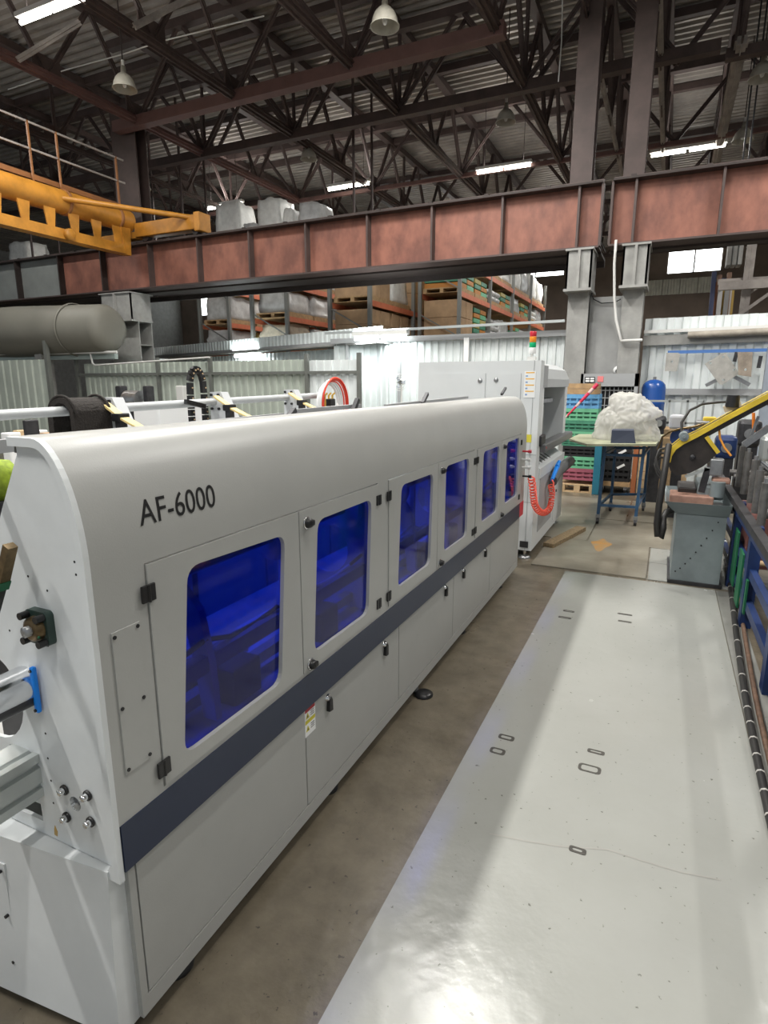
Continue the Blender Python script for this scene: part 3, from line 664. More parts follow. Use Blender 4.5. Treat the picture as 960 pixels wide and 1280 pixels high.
# end plate with cut-outs, rim and fittings
pr = prof(.020)
outer = [(-1.085,.482)] + [(-1.071,.50),(-1.071,1.10)] + pr[1:] + [(-1.235,1.470),(-1.237,1.452),(-1.315,1.325),(-1.40,1.17),(-1.56,1.0),(-1.62,.95),(-1.62,.482)]
cc = onY(-12,868,.79)
EP = MB().plate(outer, [circ(cc.x,cc.z,.118,28), [(-1.42,.520),(-1.326,.520),(-1.330,.712),(-1.42,.712)], circ(-1.193,.615,.019,16)], Y0+.004, Y0+.014, 'y').obj('end_plate', PLATE, fd)
rim_o = [(XF,.455),(XF,1.10)] + prof()[1:] + [(-1.247,1.49)]
rim_i = [(-1.092,.475),(-1.070,.505),(-1.070,1.10)] + prof(.019)[1:] + [(-1.247,1.471)]
MB().plate(rim_o + rim_i[::-1] + [(-1.092,.455)], [], Y0-.008, Y0+.006, 'y').obj('end_rim', PLATE, fd)
MB().box((-1.62,.81,1.0),(-1.60,.85,1.2)).obj('guide_stub', GREYP, fd)
# end box below the plate
v = [(-1.085,.778),(-1.95,.690),(-1.95,.83),(-1.085,.83)]
vv = [(x,y-.02,.0) for x,y in v[:2]] + [(x,y,.0) for x,y in v[2:]] + [(x,y,.478) for x,y in v]
MB().add(vv, [(0,3,2,1),(4,5,6,7),(0,1,5,4),(1,2,6,5),(2,3,7,6),(3,0,4,7)]).obj('end_box', PLATE, fd)
eb = MB().add([(-1.42,.738,.08),(-1.9,.690,.08),(-1.9,.698,.40),(-1.42,.744,.40),(-1.42,.731,.08),(-1.9,.683,.08),(-1.9,.691,.40),(-1.42,.737,.40)], [(0,1,2,3),(4,5,6,7),(0,1,5,4),(1,2,6,5),(2,3,7,6),(3,0,4,7)]).obj('end_box_panel', PLATE, fd)
for z in (.10,.245,.38): MB().cyl((-1.43,.725,z),(-1.43,.734,z),.0045,8).obj('screw', BLACK, eb)
# flange bearing
bc = onY(51,783,.785)
br = MB().plate(rrect(bc.x-.036,bc.x+.036,bc.z-.040,bc.z+.040,.012), [], Y0-.014, Y0+.004, 'y').obj('flange_bearing', GREENC, fd)
MB().lathe((bc.x,Y0-.014,bc.z), [(.029,0),(.027,-.014),(.020,-.018),(.001,-.018)], 20, 'y').obj('bearing_hub', BRASS, br)
MB().lathe((bc.x,Y0-.032,bc.z), [(.013,0),(.013,-.012),(.001,-.012)], 8, 'y').obj('shaft_end', STEEL, br)
for sx in (-1,1):
    for sz in (-1,1):
        c = (bc.x+sx*.026, Y0-.014, bc.z+sz*.029); MB().cyl(c,(c[0],c[1]-.020,c[2]),.0085,10).obj('bolt', BLACK, br)
MB().cyl((bc.x+.016,Y0-.02,bc.z-.004),(bc.x+.026,Y0-.03,bc.z-.014),.003,6).obj('grease_nipple', GRNP, br)
# bolt circle
for p in [(78,989),(107,996),(81,1023),(111,1029)]:
    c = onY(*p,.785); b = MB().lathe((c.x,Y0+.002,c.z), [(.013,0),(.013,-.005),(.010,-.006)], 14, 'y').obj('washer', BLACK, fd)
    MB().lathe((c.x,Y0-.003,c.z), [(.0085,0),(.0085,-.012),(.006,-.014),(.001,-.014)], 10, 'y').obj('bolt', CHROME, b)
MB().lathe((-1.193,Y0+.004,.615), [(.019,0),(.019,.03),(.014,.03),(.014,.012),(.001,.012)], 18, 'y').obj('shaft_socket', STEEL, fd)
for p in [(91,703),(93,719),(103,725),(57,739),(33,721),(58,808),(10,789),(55,918),(58,949),(62,977),(65,1005)]:
    c = onY(*p,.79); MB().cyl((c.x,Y0+.0035,c.z),(c.x,Y0+.0045,c.z),.003,6).obj('screw_hole', DARK, fd)
c = onY(68,1040,.79); MB().plate([(c.x-.006,c.z-.012),(c.x+.004,c.z-.014),(c.x+.007,c.z),(c.x,c.z+.016),(c.x-.004,c.z+.006)], [], Y0+.0030, Y0+.0042, 'y').obj('grease_blob', mat('grease_yellow',(0.45,0.28,0.06),.3), fd)
# inner frames, shafts and arms seen through the blue panes
for y in (2.21,3.57,5.04):
    MB().plate([(-1.075,.61),(-1.075,1.10)]+prof(.024)[1:]+[(-1.236,1.46),(-1.40,1.17),(-1.60,.95),(-1.60,.61)], [circ(-1.33,.87,.11,20)], y, y+.012, 'y').obj('inner_frame', PLATE, fd)
MB().cyl((bc.x,.80,bc.z),(bc.x,5.03,bc.z),.018,12).obj('drive_shaft', STEEL, fd)
MB().box((-1.62,.82,.535),(-1.09,5.04,.55)).obj('tray', PLATE, fd)
for i in range(8):
    y = 1.12+i*.52
    MB().lathe((bc.x,y,bc.z), [(.001,0),(.075,0),(.085,.006),(.085,.030),(.075,.036),(.001,.036)], 22, 'y').obj('pulley', WHITE, fd)
    MB().plate([(-1.17,.62),(-1.12,.62),(-1.13,.80),(-1.16,.96),(-1.25,1.06),(-1.30,1.05),(-1.22,.92),(-1.19,.78)], [], y+.09, y+.115, 'y').obj('lift_arm', PLATE, fd)
    MB().tube([(-1.16,y-.05,.84),(-1.15,y+.1,.87),(-1.16,y+.22,.83),(-1.17,y+.36,.82),(-1.16,y+.47,.84)],.008,6).obj('air_line', WHITE if i % 2 else BLACK, fd)
    MB().bbox((-1.30,y+.2,.56),(-1.14,y+.34,.72),.01).obj('gear_motor', DKSTEEL, fd)
MB().bar((-1.15,.84,.80),(-1.15,5.03,.80),.03,.05).obj('inner_rail', GREYP, fd)
MB().bar((-1.22,.84,.66),(-1.22,5.03,.66),.04,.04).obj('inner_rail', STEEL, fd)
# outer top bar with short pins
MB().bar((-1.36,.30,1.455),(-1.36,1.945,1.470),.02,.030).obj('top_bar', GREYP, fd)
MB().bar((-1.36,2.04,1.488),(-1.36,2.60,1.492),.02,.018).obj('top_bar', GREYP, fd)
MB().bar((-1.36,2.90,1.480),(-1.36,4.35,1.496),.02,.018).obj('top_bar', GREYP, fd)
for a, b in (((362,520),(368,512)),((441,515),(447,499)),((528,504),(534,492)),((627,493),(632,485))):
    MB().bar(onX(*a,-1.33),onX(*b,-1.33),.02,.02).obj('stop_pin', DKSTEEL, fd)
for y in (1.4,2.5,3.3,4.2): MB().bar((-1.36,y,.45),(-1.36,y,1.47),.025,.025).obj('bar_support', GREYP, fd)

# things entering through the end plate
c1 = onY(32,864,.77)
t = thing('chrome_tube', 'polished split tube entering the feeder end plate', 'tube', (c1.x,.5,c1.z))
MB().cyl((c1.x-.03,.30,c1.z),(c1.x-.03,1.3,c1.z),.046,24).obj('tube_body', CHROME, t)
MB().cyl((c1.x-.03,.30,c1.z-.012),(c1.x-.03,1.3,c1.z-.012),.043,24).obj('tube_core', DKSTEEL, t)
cl = MB().bbox((c1.x+.008,.778,c1.z-.058),(c1.x+.022,.790,c1.z+.058),.004).obj('blue_clamp', BLUEP, t)
for z in (-.05,.05): MB().cyl((c1.x+.015,.779,c1.z+z),(c1.x+.015,.775,c1.z+z),.004,8).obj('clamp_screw', BLACK, cl)
c2 = onY(46,968,.79)
al = MB()
x0, z0, x1, z1 = c2.x-.085, c2.z-.058, c2.x+.012, c2.z+.058
oc = [(x0,z0),(x1,z0),(x1,z0+.022),(x1-.010,z0+.026),(x1-.010,z0+.034),(x1,z0+.038),(x1,z0+.078),(x1-.010,z0+.082),(x1-.010,z0+.090),(x1,z0+.094),(x1,z1),(x1-.02,z1),(x1-.024,z1-.01),(x1-.032,z1-.01),(x1-.036,z1),(x0,z1)]
al.plate(oc, [], .28, 1.6, 'y')
tag(al.obj('guide_rail', ALU), 'grooved aluminium guide rail entering the feeder below the tube', 'rail')
wb_ = thing('lever', 'rusty wooden lever with green tape beside the feeder plate', 'lever', (-1.35,.72,1.1))
a, b, c = onY(0,742,.74), onY(3,728,.74), onY(13,682,.74)
MB().bar(onY(-14,790,.74),onY(3,727,.74),.016,.016).obj('lever_end', RUBBER, wb_)
MB().bar(onY(3,727,.74),onY(13,682,.74),.022,.018).obj('lever_blade', BRASS, wb_)
MB().bar(onY(1,735,.74),onY(4,725,.74),.024,.020).obj('tape_band', GRNP, wb_)

# ------------------------------------------------------------------ loading rack behind the feeder
XT = -3.0
def tz(y): return 1.444 + (y-1.868)*(1.490-1.444)/(5.231-1.868)
lr = thing('tube_rack', 'grey loading rack with round bar, bracket plates and yellow belts', 'rack', (-3,3.4,FZ))
MB().cyl((XT,.2,tz(.2)),(XT,4.95,tz(4.95)),.027,16).obj('round_bar', mat('bar_grey',(0.50,0.52,0.53),.35,var=.06), lr)
for i, (px, py) in enumerate([(122,497),(259,490),(351,487)]):
    c = onX(px+8,py,XT); y = c.y; zt = c.z
    pl = MB().plate([(XT-.07,FZ),(XT+.42,FZ),(XT+.40,.9),(XT+.065,zt),(XT-.035,zt)], [], y, y+.08, 'y').obj('bracket', mat('bracket_grey',(0.60,0.62,0.64),.4,var=.06), lr)
    for dx, dz in ((-.02,-.02),(.045,-.02),(-.02,-.12),(.045,-.12)): MB().cyl((XT+dx,y-.012,zt+dz),(XT+dx,y+.002,zt+dz),.010,8).obj('bolt', BLACK, pl)
    for dz in (.0,):
        MB().bar((XT+.06,y-.05,zt-.03),(XT+.20,y-.05,zt-.11),.055,.012).obj('belt', BELT, lr)
        MB().bar((XT+.20,y-.05,zt-.11),(XT+.30,y-.05,zt-.15),.06,.012).obj('belt', BELT, lr)
        MB().bar((XT+.30,y-.05,zt-.15),(XT+1.45,y-.05,zt-.52),.055,.010).obj('belt', BELT, lr)
        MB().bbox((XT+.15,y-.09,zt-.13),(XT+.21,y-.01,zt-.085),.006).obj('belt_buckle', BLACK, lr)
        MB().bar((XT+.18,y-.05,zt-.13),(XT+.18,y-.05,.8),.04,.05).obj('buckle_post', DKSTEEL, lr)
MB().box((-3.3,.6,FZ),(-2.6,4.6,.75)).obj('rack_body', PLATE, lr)
MB().bar((-1.75,.3,1.0),(-2.58,.3,.7),.05,.01).obj('belt', BELT, lr)
# draped bristle sleeve
sv = thing('bristle_sleeve', 'black bristly sleeve draped over the grey bar', 'sleeve', (-3,2.25,1.2))
arch = []
N_ = 14
ro, ri = .102, .07
out = [(ro*math.cos(PI*i/N_), ro*math.sin(PI*i/N_)) for i in range(N_+1)]
inn = [(ri*math.cos(PI*i/N_), ri*math.sin(PI*i/N_)) for i in range(N_,-1,-1)]
poly = [(XT+x,1.43+z*.9) for x,z in [(ro+.02,-.24)]+out+[(-ro-.02,-.24),(-ri,-.24)]+inn+[(ri,-.24)]]
MB().plate(poly, [], 2.20, 2.44, 'y').obj('sleeve_body', FUR, sv)
for y in (2.21,2.43):
    MB().tube([(XT+(ro+.012)*math.cos(PI*i/N_),y,1.43+.9*(ro+.012)*math.sin(PI*i/N_)) for i in range(N_+1)]+[(XT-ro-.02,y,1.22)],.008,6).obj('sleeve_rib', FUR, sv)
# cable chain
cc_ = thing('cable_chain', 'black cable chain looping upright behind the feeder', 'cable chain', (-3.1,3.3,1.3))
path = []
cx, czc = onX(245,470,-3.08), None
cy, cz0 = cx.y, 1.42
for i in range(9): path.append((-3.08, cy-.07, cz0-.30+i*.05))
for i in range(1,9): t = PI-PI*i/9; path.append((-3.08, cy+.07*math.cos(t), cz0+.10+.10*1.3*math.sin(t)+.05))
for i in range(7): path.append((-3.08, cy+.07, cz0+.10-i*.05))
for p, q in zip(path[:-1], path[1:]):
    MB().bar(p, Vector(p)+(Vector(q)-Vector(p))*.88, .045, .026, (1,0,0)).obj('link', BLACK, cc_)
    m_ = (Vector(p)+Vector(q))/2; MB().cyl(m_+Vector((.022,0,0)), m_+Vector((.026,0,0)), .006, 6).obj('link_pin', WOODL, cc_)
pp = [onX(232+i*4,502+i*1.0,-2.95) for i in range(7)]
for p, q in zip(pp[:-1], pp[1:]): MB().bar(p, Vector(p)+(Vector(q)-Vector(p))*.9, .03, .03).obj('link', BLACK, cc_)
# hose reel of red and white hose
hr = thing('hose_coil', 'coil of red and white hose behind the feeder', 'hose', (-3,5.2,1.4))
hc = onX(413,505,-2.9)
def arc(r, y, a0, a1, n=26, sx=1.0): return [(hc.x+.0+ (y*.25), hc.y+r*math.cos(math.radians(a0+(a1-a0)*i/n))*sx + y, hc.z+r*math.sin(math.radians(a0+(a1-a0)*i/n))) for i in range(n+1)]
for i in range(4): MB().tube(arc(.19+.012*i, .02*i-.03, 0, 360), .013, 8).obj('white_loop', WHITE, hr)
for i in range(3): MB().tube(arc(.215+.013*i, .03+.02*i, -20, 200), .012, 8).obj('red_loop', mat('hose_red',(0.75,0.06,0.03),.4), hr)
MB().tube(arc(.14,-.02,150,330), .03, 8).obj('red_block', RED, hr)
for i in range(3): MB().tube([(hc.x,hc.y-.10+.07*i,hc.z-.12),(hc.x,hc.y-.10+.07*i,hc.z+.08),(hc.x,hc.y-.06+.07*i,hc.z+.10)],.010,6).obj('yellow_line', mat('yellow_line',(0.65,0.40,0.05),.5), hr)
MB().bbox((hc.x-.03,hc.y-.05,hc.z-.02),(hc.x+.03,hc.y+.05,hc.z+.05),.01).obj('reel_hub', BLACK, hr)
MB().box((hc.x-.1,hc.y-.2,FZ),(hc.x+.1,hc.y+.2,hc.z-.20)).obj('reel_stand', PLATE, hr)
# small clutter glimpsed behind the near top bar
g = thing('coil_bag', 'yellow green bag glimpsed left of the feeder top corner', 'bag', (-1.9,1.1,1.1))
bp_ = onX(0,598,-1.7)
mbx = MB(); mbx.lathe((bp_.x,bp_.y,bp_.z), [(.001,.055),(.03,.05),(.052,.02),(.055,-.02),(.03,-.06),(.001,-.065)], 14); mbx.obj('bag_body', mat('lime_cloth',(0.35,0.48,0.03),.7,var=.4,vscale=50), g)
MB().box((bp_.x-.08,bp_.y-.05,.478),(bp_.x+.05,bp_.y+.1,bp_.z-.06)).obj('bag_stand', DKSTEEL, g)
for (p0,p1,m,l,Y) in [((0,541),(11,552),WHITE,'white carton',3.3),((15,538),(23,548),WOODL,'small wooden block',3.5),((27,525),(34,550),DKSTEEL,'dark upright plate',3.1),((36,538),(45,550),WHITE,'white rounded box',3.3),((48,541),(64,549),CARD,'brown cardboard box',3.25)]:
    a, b = onY(p0[0],p0[1],Y), onY(p1[0],p1[1],Y)
    tag(MB().bbox((a.x,Y,FZ),(b.x,Y+.12,a.z),.01).obj('clutter_box', m), l+' standing behind the near end of the feeder', 'box', 'clutter behind the feeder')
# ================================================================== LASER CUTTER beyond the feeder
XL = -1.04
lc = thing('laser_cutter', 'white laser tube cutting machine with open side and signal light', 'machine', (-1.7,6.4,FZ))
GW = mat('cutter_white', (0.66,0.685,0.69), 0.38, var=0.05, vscale=3); GD = mat('cutter_dark_grey', (0.13,0.135,0.14), 0.42, var=.15)
fb = MB().box((-2.22,5.5,.92),(XL-.06,5.62,1.80)).box((XL-.06,5.5,.03),(XL,5.66,1.80)).box((-1.40,5.5,.03),(XL-.06,5.66,.92)).obj('front_wall', GW, lc)
for (a,b,kn) in (((537,467),(606,500),(600,476)),((614,467),(650,500),(620,475))):
    p, q = onY(*a,5.5), onY(*b,5.5)
    d = MB().box((p.x,5.492,1.05),(q.x,5.5,p.z)).obj('front_door', GW, lc)
    k = onY(*kn,5.49); MB().lathe((k.x,5.492,k.z), [(.022,0),(.020,-.008),(.001,-.010)], 14, 'y').obj('round_lock', STEEL, d)
p, q = onY(656,464,5.5), onY(668.5,497,5.5)
lab = MB().box((p.x,5.496,q.z),(q.x,5.4995,p.z)).obj('instruction_label', WHITE, lc)
OY = mat('label_amber',(0.85,0.50,0.08),.5); LBL_ = mat('label_blue',(0.25,0.38,0.62),.5)
for i in range(4):
    z = p.z-.008-i*(p.z-q.z)*.235
    MB().box((p.x+.012,5.495,z-.010),(q.x-.012,5.4958,z)).obj('label_line', OY, lab)
    MB().box((p.x+.012,5.495,z-.042),(p.x+.032,5.4958,z-.028)).obj('label_mark', LBL_, lab)
p, q = onY(656,543,5.5), onY(664,553,5.5); MB().box((p.x,5.496,q.z),(q.x,5.4995,p.z)).obj('small_label', YW, lc)
# seams of the right post
MB().box((XL-.062,5.497,.03),(XL-.058,5.5,1.8)).obj('post_seam', GREYP, lc)
MB().box((XL-.14,5.497,.95),(XL,5.4995,.954)).obj('post_seam', GREYP, lc)
MB().box((XL-.14,5.497,.50),(XL,5.4995,.504)).obj('post_seam', GREYP, lc)
# foot window & levelling foot
MB().box((XL-.11,5.494,.06),(XL-.03,5.5,.12)).obj('foot_window', DKSTEEL, lc)
for x, y in ((XL-.07,5.55),(XL-.07,7.15),(-2.1,5.56),(-2.1,7.15)):
    f = MB().lathe((x,y,FZ), [(.001,.03),(.02,.03),(.06,.012),(.06,0)], 16).obj('levelling_foot', STEEL, lc); MB().cyl((x,y,FZ+.02),(x,y,.04),.014,8).obj('foot_stud', CHROME, f)
# lower body on the aisle side: chamfered
MB().plate([(5.66,.03),(7.25,.03),(7.25,.80),(5.66,.80)], [], -2.2, XL, 'x').obj('lower_body', GW, lc)
MB().plate([(6.62,.10),(7.18,.10),(7.18,.66),(6.62,.66)], [], XL, XL+.008, 'x').obj('side_door', GW, lc)
MB().lathe((XL+.008,6.72,.42), [(.018,0),(.016,.008),(.001,.010)], 12, 'x').obj('round_lock', BLACK, lc)
MB().plate([(5.75,.16),(6.5,.16),(6.5,.62),(6.2,.72),(5.75,.72)], [], XL, XL+.004, 'x').obj('side_recess', GREYP, lc)
# sloped slotted desk and padded rail
ds = MB().add([(XL+.008,5.68,.80),(XL+.008,7.1,.80),(XL-.25,7.1,.96),(XL-.25,5.68,.96),(XL+.008,5.68,.70),(XL+.008,7.1,.70),(XL-.25,7.1,.70),(XL-.25,5.68,.70)], [(0,1,2,3),(4,7,6,5),(0,4,5,1),(1,5,6,2),(2,6,7,3),(3,7,4,0)]).obj('sloped_desk', GW, lc)
for i in range(5):
    y = 5.84+i*.15; MB().bar((XL-.03,y,.823),(XL-.13,y,.887),.035,.006).obj('vent_slot', BLACK, ds)
MB().tube([(XL+.03,6.25,.60),(XL+.035,6.5,.66),(XL+.035,7.5,.665)],.062,10).obj('padded_rail', GD, lc)
# dark loading arm above the desk
MB().bbox((XL-.06,5.66,.955),(XL+.05,7.45,1.035),.012).obj('loading_arm', GD, lc)
MB().bbox((XL-.05,5.60,1.02),(XL+.02,5.82,1.12),.01).obj('arm_bracket', DKSTEEL, lc)
MB().lathe((XL+.03,5.72,1.0), [(.014,0),(.014,.02),(.001,.024)], 10, 'x').obj('red_knob', RED, lc)
# upper side: rear post, hood, interior
MB().box((-2.2,7.08,.96),(XL-.014,7.25,1.62)).obj('rear_post', GW, lc)
MB().box((XL-.03,5.69,1.10),(XL-.008,5.76,1.56)).obj('door_rail', WHITE, lc)
hood = [(-2.2,1.56),(XL-.01,1.56),(XL-.005,1.64),(XL-.05,1.74),(XL-.16,1.80),(-2.2,1.80)]
MB().plate(hood, [], 5.72, 7.28, 'y').obj('hood', mat('hood_grey',(0.50,0.52,0.53),.4,var=.06), lc)
MB().box((XL-.02,5.66,1.56),(XL+.002,5.86,1.76)).obj('hood_bracket', GREYP, lc)
MB().box((-2.2,5.62,.96),(-1.75,7.08,1.56)).obj('inner_cabinet', GREYP, lc)
MB().box((-1.60,6.15,.96),(-1.22,6.75,1.40)).obj('cutting_head_block', DKSTEEL, lc)
MB().box((-1.22,6.30,1.0),(-1.16,6.42,1.38)).box((-1.24,6.05,1.40),(-1.14,6.8,1.44)).obj('head_slide', STEEL, lc)
for y in (6.0,6.2,6.38): MB().tube([(-1.2,y,1.56),(-1.18,y+.02,1.5),(-1.2,y+.05,1.42)],.008,6).obj('head_cable', BLACK, lc)
# signal light
sl = onY(665,446,5.56)
s_ = MB().box((sl.x-.035,5.53,1.80),(sl.x+.035,5.60,1.835)).obj('signal_base', FIXT, lc)
MB().cyl((sl.x,5.565,1.835),(sl.x,5.565,1.86),.010,8).obj('signal_stem', FIXT, s_)
z = 1.86
for h, m, nm in ((.055,WHITE,'signal_body'),(.045,GRNL,'green_lens'),(.050,AMB,'amber_lens'),(.045,REDL,'red_lens')):
    MB().lathe((sl.x,5.565,z), [(.001,0),(.028,0),(.030,.003),(.030,h-.003),(.028,h),(.001,h)], 18).obj(nm, m, s_); z += h
# buttons on the feeder end
for (px,py,m) in ((657,564,RED),(656,574,FIXT),(656,584,FIXT),(657,595,BLACK)):
    c = onX(px-4,py,XF); MB().cyl((XF+.002,c.y,c.z),(XF+.05,c.y,c.z),.008,8).cyl((XF+.05,c.y,c.z),(XF+.075,c.y,c.z),.014,10).obj('push_button', m, fd)
# coiled coral hose with blue gun
hx = XL+.06
path = []
a = [(664,597),(666,610),(667,622),(669,632),(674,639),(680,641),(686,637),(689,628),(690,617),(689,607)]
W_ = [Vector(onX(x,y,hx)) for x,y in a]
def smooth(pts, n):
    out = []
    for i in range(len(pts)-1):
        p0, p1, p2, p3 = pts[max(i-1,0)], pts[i], pts[i+1], pts[min(i+2,len(pts)-1)]
        for k in range(n):
            t = k/n; out.append(0.5*((2*p1)+(p2-p0)*t+(2*p0-5*p1+4*p2-p3)*t*t+(3*p1-p0-3*p2+p3)*t**3))
    return out+[pts[-1]]
ctr = smooth(W_, 32); turns = 30.0; hel = []
for i, p in enumerate(ctr):
    d = (ctr[min(i+1,len(ctr)-1)]-ctr[max(i-1,0)]).normalized(); u = Vector((1,0,0)); r = d.cross(u).normalized()
    t = 2*PI*turns*i/len(ctr); hel.append(p + (u*math.cos(t)+r*math.sin(t))*.027)
ch = thing('coiled_hose', 'coral red coiled air hose with blue spray gun', 'hose', W_[0])
MB().tube(hel, .0066, 6).obj('coil', CORAL, ch)
g0 = Vector(onX(690,600,hx)); g1 = Vector(onX(697,582,hx))
MB().tube([hel[-1], (hel[-1]+g0)/2+Vector((.01,0,.01)), g0], .009, 6).obj('hose_tail', CORAL, ch)
MB().tube([g0, (g0+g1)/2, g1], [.018,.022,.026], 10).obj('gun_grip', BLUEP, ch)
MB().cyl(g1+Vector((0,-.05,.0)), g1+Vector((0,.09,.03)), .020, 10).obj('gun_barrel', BLUEP, ch)

# ================================================================== CRATES, TABLE, BAG
def crate(x0, x1, y0, y1, z0, z1, m, label, group='crates in the tall stack'):
    c = thing('plastic_crate', label, 'crate', ((x0+x1)/2,(y0+y1)/2,z0), group=group); h = z1-z0; t = .012
    MB().box((x0+.01,y0+.01,z0),(x1-.01,y1-.01,z0+.015)).obj('crate_floor', m, c)
    for nm, (a, b) in dict(rim=(z1-h*.30,z1), mid_band=(z0+h*.36,z0+h*.54), base_band=(z0,z0+h*.20)).items():
        MB().box((x0,y0,a),(x1,y0+t,b)).box((x0,y1-t,a),(x1,y1,b)).box((x0,y0+t,a),(x0+t,y1-t,b)).box((x1-t,y0+t,a),(x1,y1-t,b)).obj(nm, m, c)
    mb = MB(); n = 5
    for i in range(n+1):
        x = x0+(x1-x0-.025)*i/n; mb.box((x+.001,y0+.003,z0+.001),(x+.024,y0+t-.003,z1-.002)).box((x+.001,y1-t+.003,z0+.001),(x+.024,y1-.003,z1-.002))
        y = y0+(y1-y0-.025)*i/n; mb.box((x0+.003,y+.001,z0+.001),(x0+t-.003,y+.024,z1-.002)).box((x1-t+.003,y+.001,z0+.001),(x1-.003,y+.024,z1-.002))
    mb.obj('ribs', m, c); MB().box((x0+.03,y0+.03,z0+.016),(x1-.03,y1-.03,z0+h*.8)).obj('crate_load', CRGD if m in (CRG,CRGD) else CRB if m is CRB else CRM if m is CRM else DARK, c)
YQ = 9.4
STK = [(.135,.319,CRM,'magenta plastic crate at the bottom of the stack',-1.38,-.83),(.319,.501,CRG,'green plastic crate above the magenta one',-1.38,-.84),(.501,.66,CRK,'dark grey crate hidden behind the table edge',-1.38,-.85),(.66,.76,CRGD,'dark green crate at table top height',-1.40,-.90),(.76,.884,CRG,'lower of the bright green crates above the table',-1.42,-.93),(.884,1.045,CRGD,'dark green crate in the upper stack',-1.42,-.91),(1.045,1.227,CRG,'light green crate under the blue crate',-1.42,-.90),(1.227,1.438,CRB,'blue plastic crate near the top of the stack',-1.43,-.90)]
for z0, z1, m, l, xa, xb in STK: crate(xa, xb, YQ, YQ+.42, z0+.001, z1-.001, m, l)
for z0, z1, l in ((1.438,1.52,'lower flat wooden tray on top of the blue crate'),(1.52,1.60,'upper flat wooden tray on top of the crate stack')):
    c = thing('wooden_tray', l, 'tray', (-1.16,YQ,z0), 'trays on the crate stack')
    MB().box((-1.43,YQ,z0+.001),(-.93,YQ+.02,z1-.004)).obj('front_board', WOOD, c); MB().box((-1.43,YQ+.38,z0+.001),(-.93,YQ+.40,z1-.004)).obj('rear_board', WOOD, c)
    MB().box((-.95,YQ+.02,z0+.001),(-.93,YQ+.38,z1-.004)).obj('side_board', WOOD, c); MB().box((-1.43,YQ+.02,z0+.001),(-.95,YQ+.38,z0+.02)).obj('tray_floor', WOOD, c)
def pallet(x0, x1, y0, y1, z0, label, grp, m=WOODL):
    p = thing('pallet', label, 'pallet', ((x0+x1)/2,(y0+y1)/2,z0), group=grp); h = .13
    for i in range(3):
        x = x0+(x1-x0-.09)*i/2
        for j in range(2): y = y0+(y1-y0-.09)*j; MB().box((x,y,z0+.02),(x+.09,y+.09,z0+h-.02)).obj('block', m, p)
    for i in range(4): y = y0+(y1-y0-.08)*i/3; MB().box((x0,y,z0+h-.02),(x1,y+.08,z0+h)).obj('deck_board', m, p)
    for j in range(2): y = y0+(y1-y0-.09)*j; MB().box((x0,y,z0),(x1,y+.09,z0+.02)).obj('base_board', m, p)
    return p
pallet(-1.40,-.86,YQ-.02,YQ+.45,FZ,'pale wooden pallet under the crate stack','floor pallets')
# hazard pole leaning on the stack
a, b = onY(704,525,9.2), onY(747,480,9.33); hp = thing('striped_pole', 'red striped pole leaning on the crate stack', 'pole', a)
for i in range(8):
    p = a.lerp(b,i/8); q = a.lerp(b,(i+1)/8); MB().cyl(p,q,.012+.02*(i/8),8).obj('stripe', mat('pole_red',(0.55,0.02,0.07),.5) if i % 3 else mat('pole_pale',(0.6,0.42,0.4),.5), hp)
# black crates on a dolly
for z0, z1, l in ((.13,.38,'lower black crate on the dolly behind the table'),(.38,.66,'upper black crate with white tag behind the table')):
    crate(-.80,-.40,9.55,9.95,z0,z1-.002,CRK,l,'black crates on the dolly')
    c = onY(778 if z0>.3 else 776, 565 if z0>.3 else 583, 9.54); tag(MB().bar(c-Vector((.05,0,.03)),c+Vector((.05,0,.03)),.004,.035,(0,0,1)).obj('paper_tag', WHITE), 'white paper tag on the %s black crate' % ('upper' if z0>.3 else 'lower'), 'tag')
dl = thing('dolly', 'low wooden dolly under the black crates', 'dolly', (-.6,9.75,FZ)); MB().box((-.82,9.53,.06),(-.38,9.97,.128)).obj('dolly_deck', WOOD, dl)
for x in (-.78,-.44):
    for y in (9.57,9.92): MB().cyl((x-.02,y,FZ+.05),(x+.02,y,FZ+.05),.05,12).obj('wheel', BLACK, dl); MB().box((x-.03,y-.03,FZ+.06),(x+.03,y+.03,.06)).obj('caster', STEEL, dl)
crate(-.80,-.41,9.56,9.94,.662,.95,CRK,'topmost black crate, hidden by the plastic bag','black crates on the dolly')
tag(MB().bbox((-.37,9.5,FZ),(-.30,9.57,.72),.008).obj('orange_post', mat('post_orange',(0.34,0.12,0.05),.5)), 'orange red post beside the black crates', 'post')
tag(MB().bbox((-.90,9.30,FZ),(-.80,9.38,.70),.008).obj('blue_post', mat('post_teal',(0.02,0.16,0.24),.5)), 'dark teal post beside the green crates', 'post')
wc = thing('wooden_crate', 'yellowish slatted wooden crate behind the saw', 'crate', (0.1,9.4,FZ))
for i in range(7):
    z = .10+i*.125; MB().box((-.28,9.3,z),(.36,9.325,z+.11)).obj('slat', WOODL, wc)
    MB().box((-.28,9.9,z),(.36,9.925,z+.11)).obj('slat', WOODL, wc)
for x in (-.28,.33): MB().box((x,9.325,FZ),(x+.03,9.9,.95)).obj('end_board', WOODL, wc)
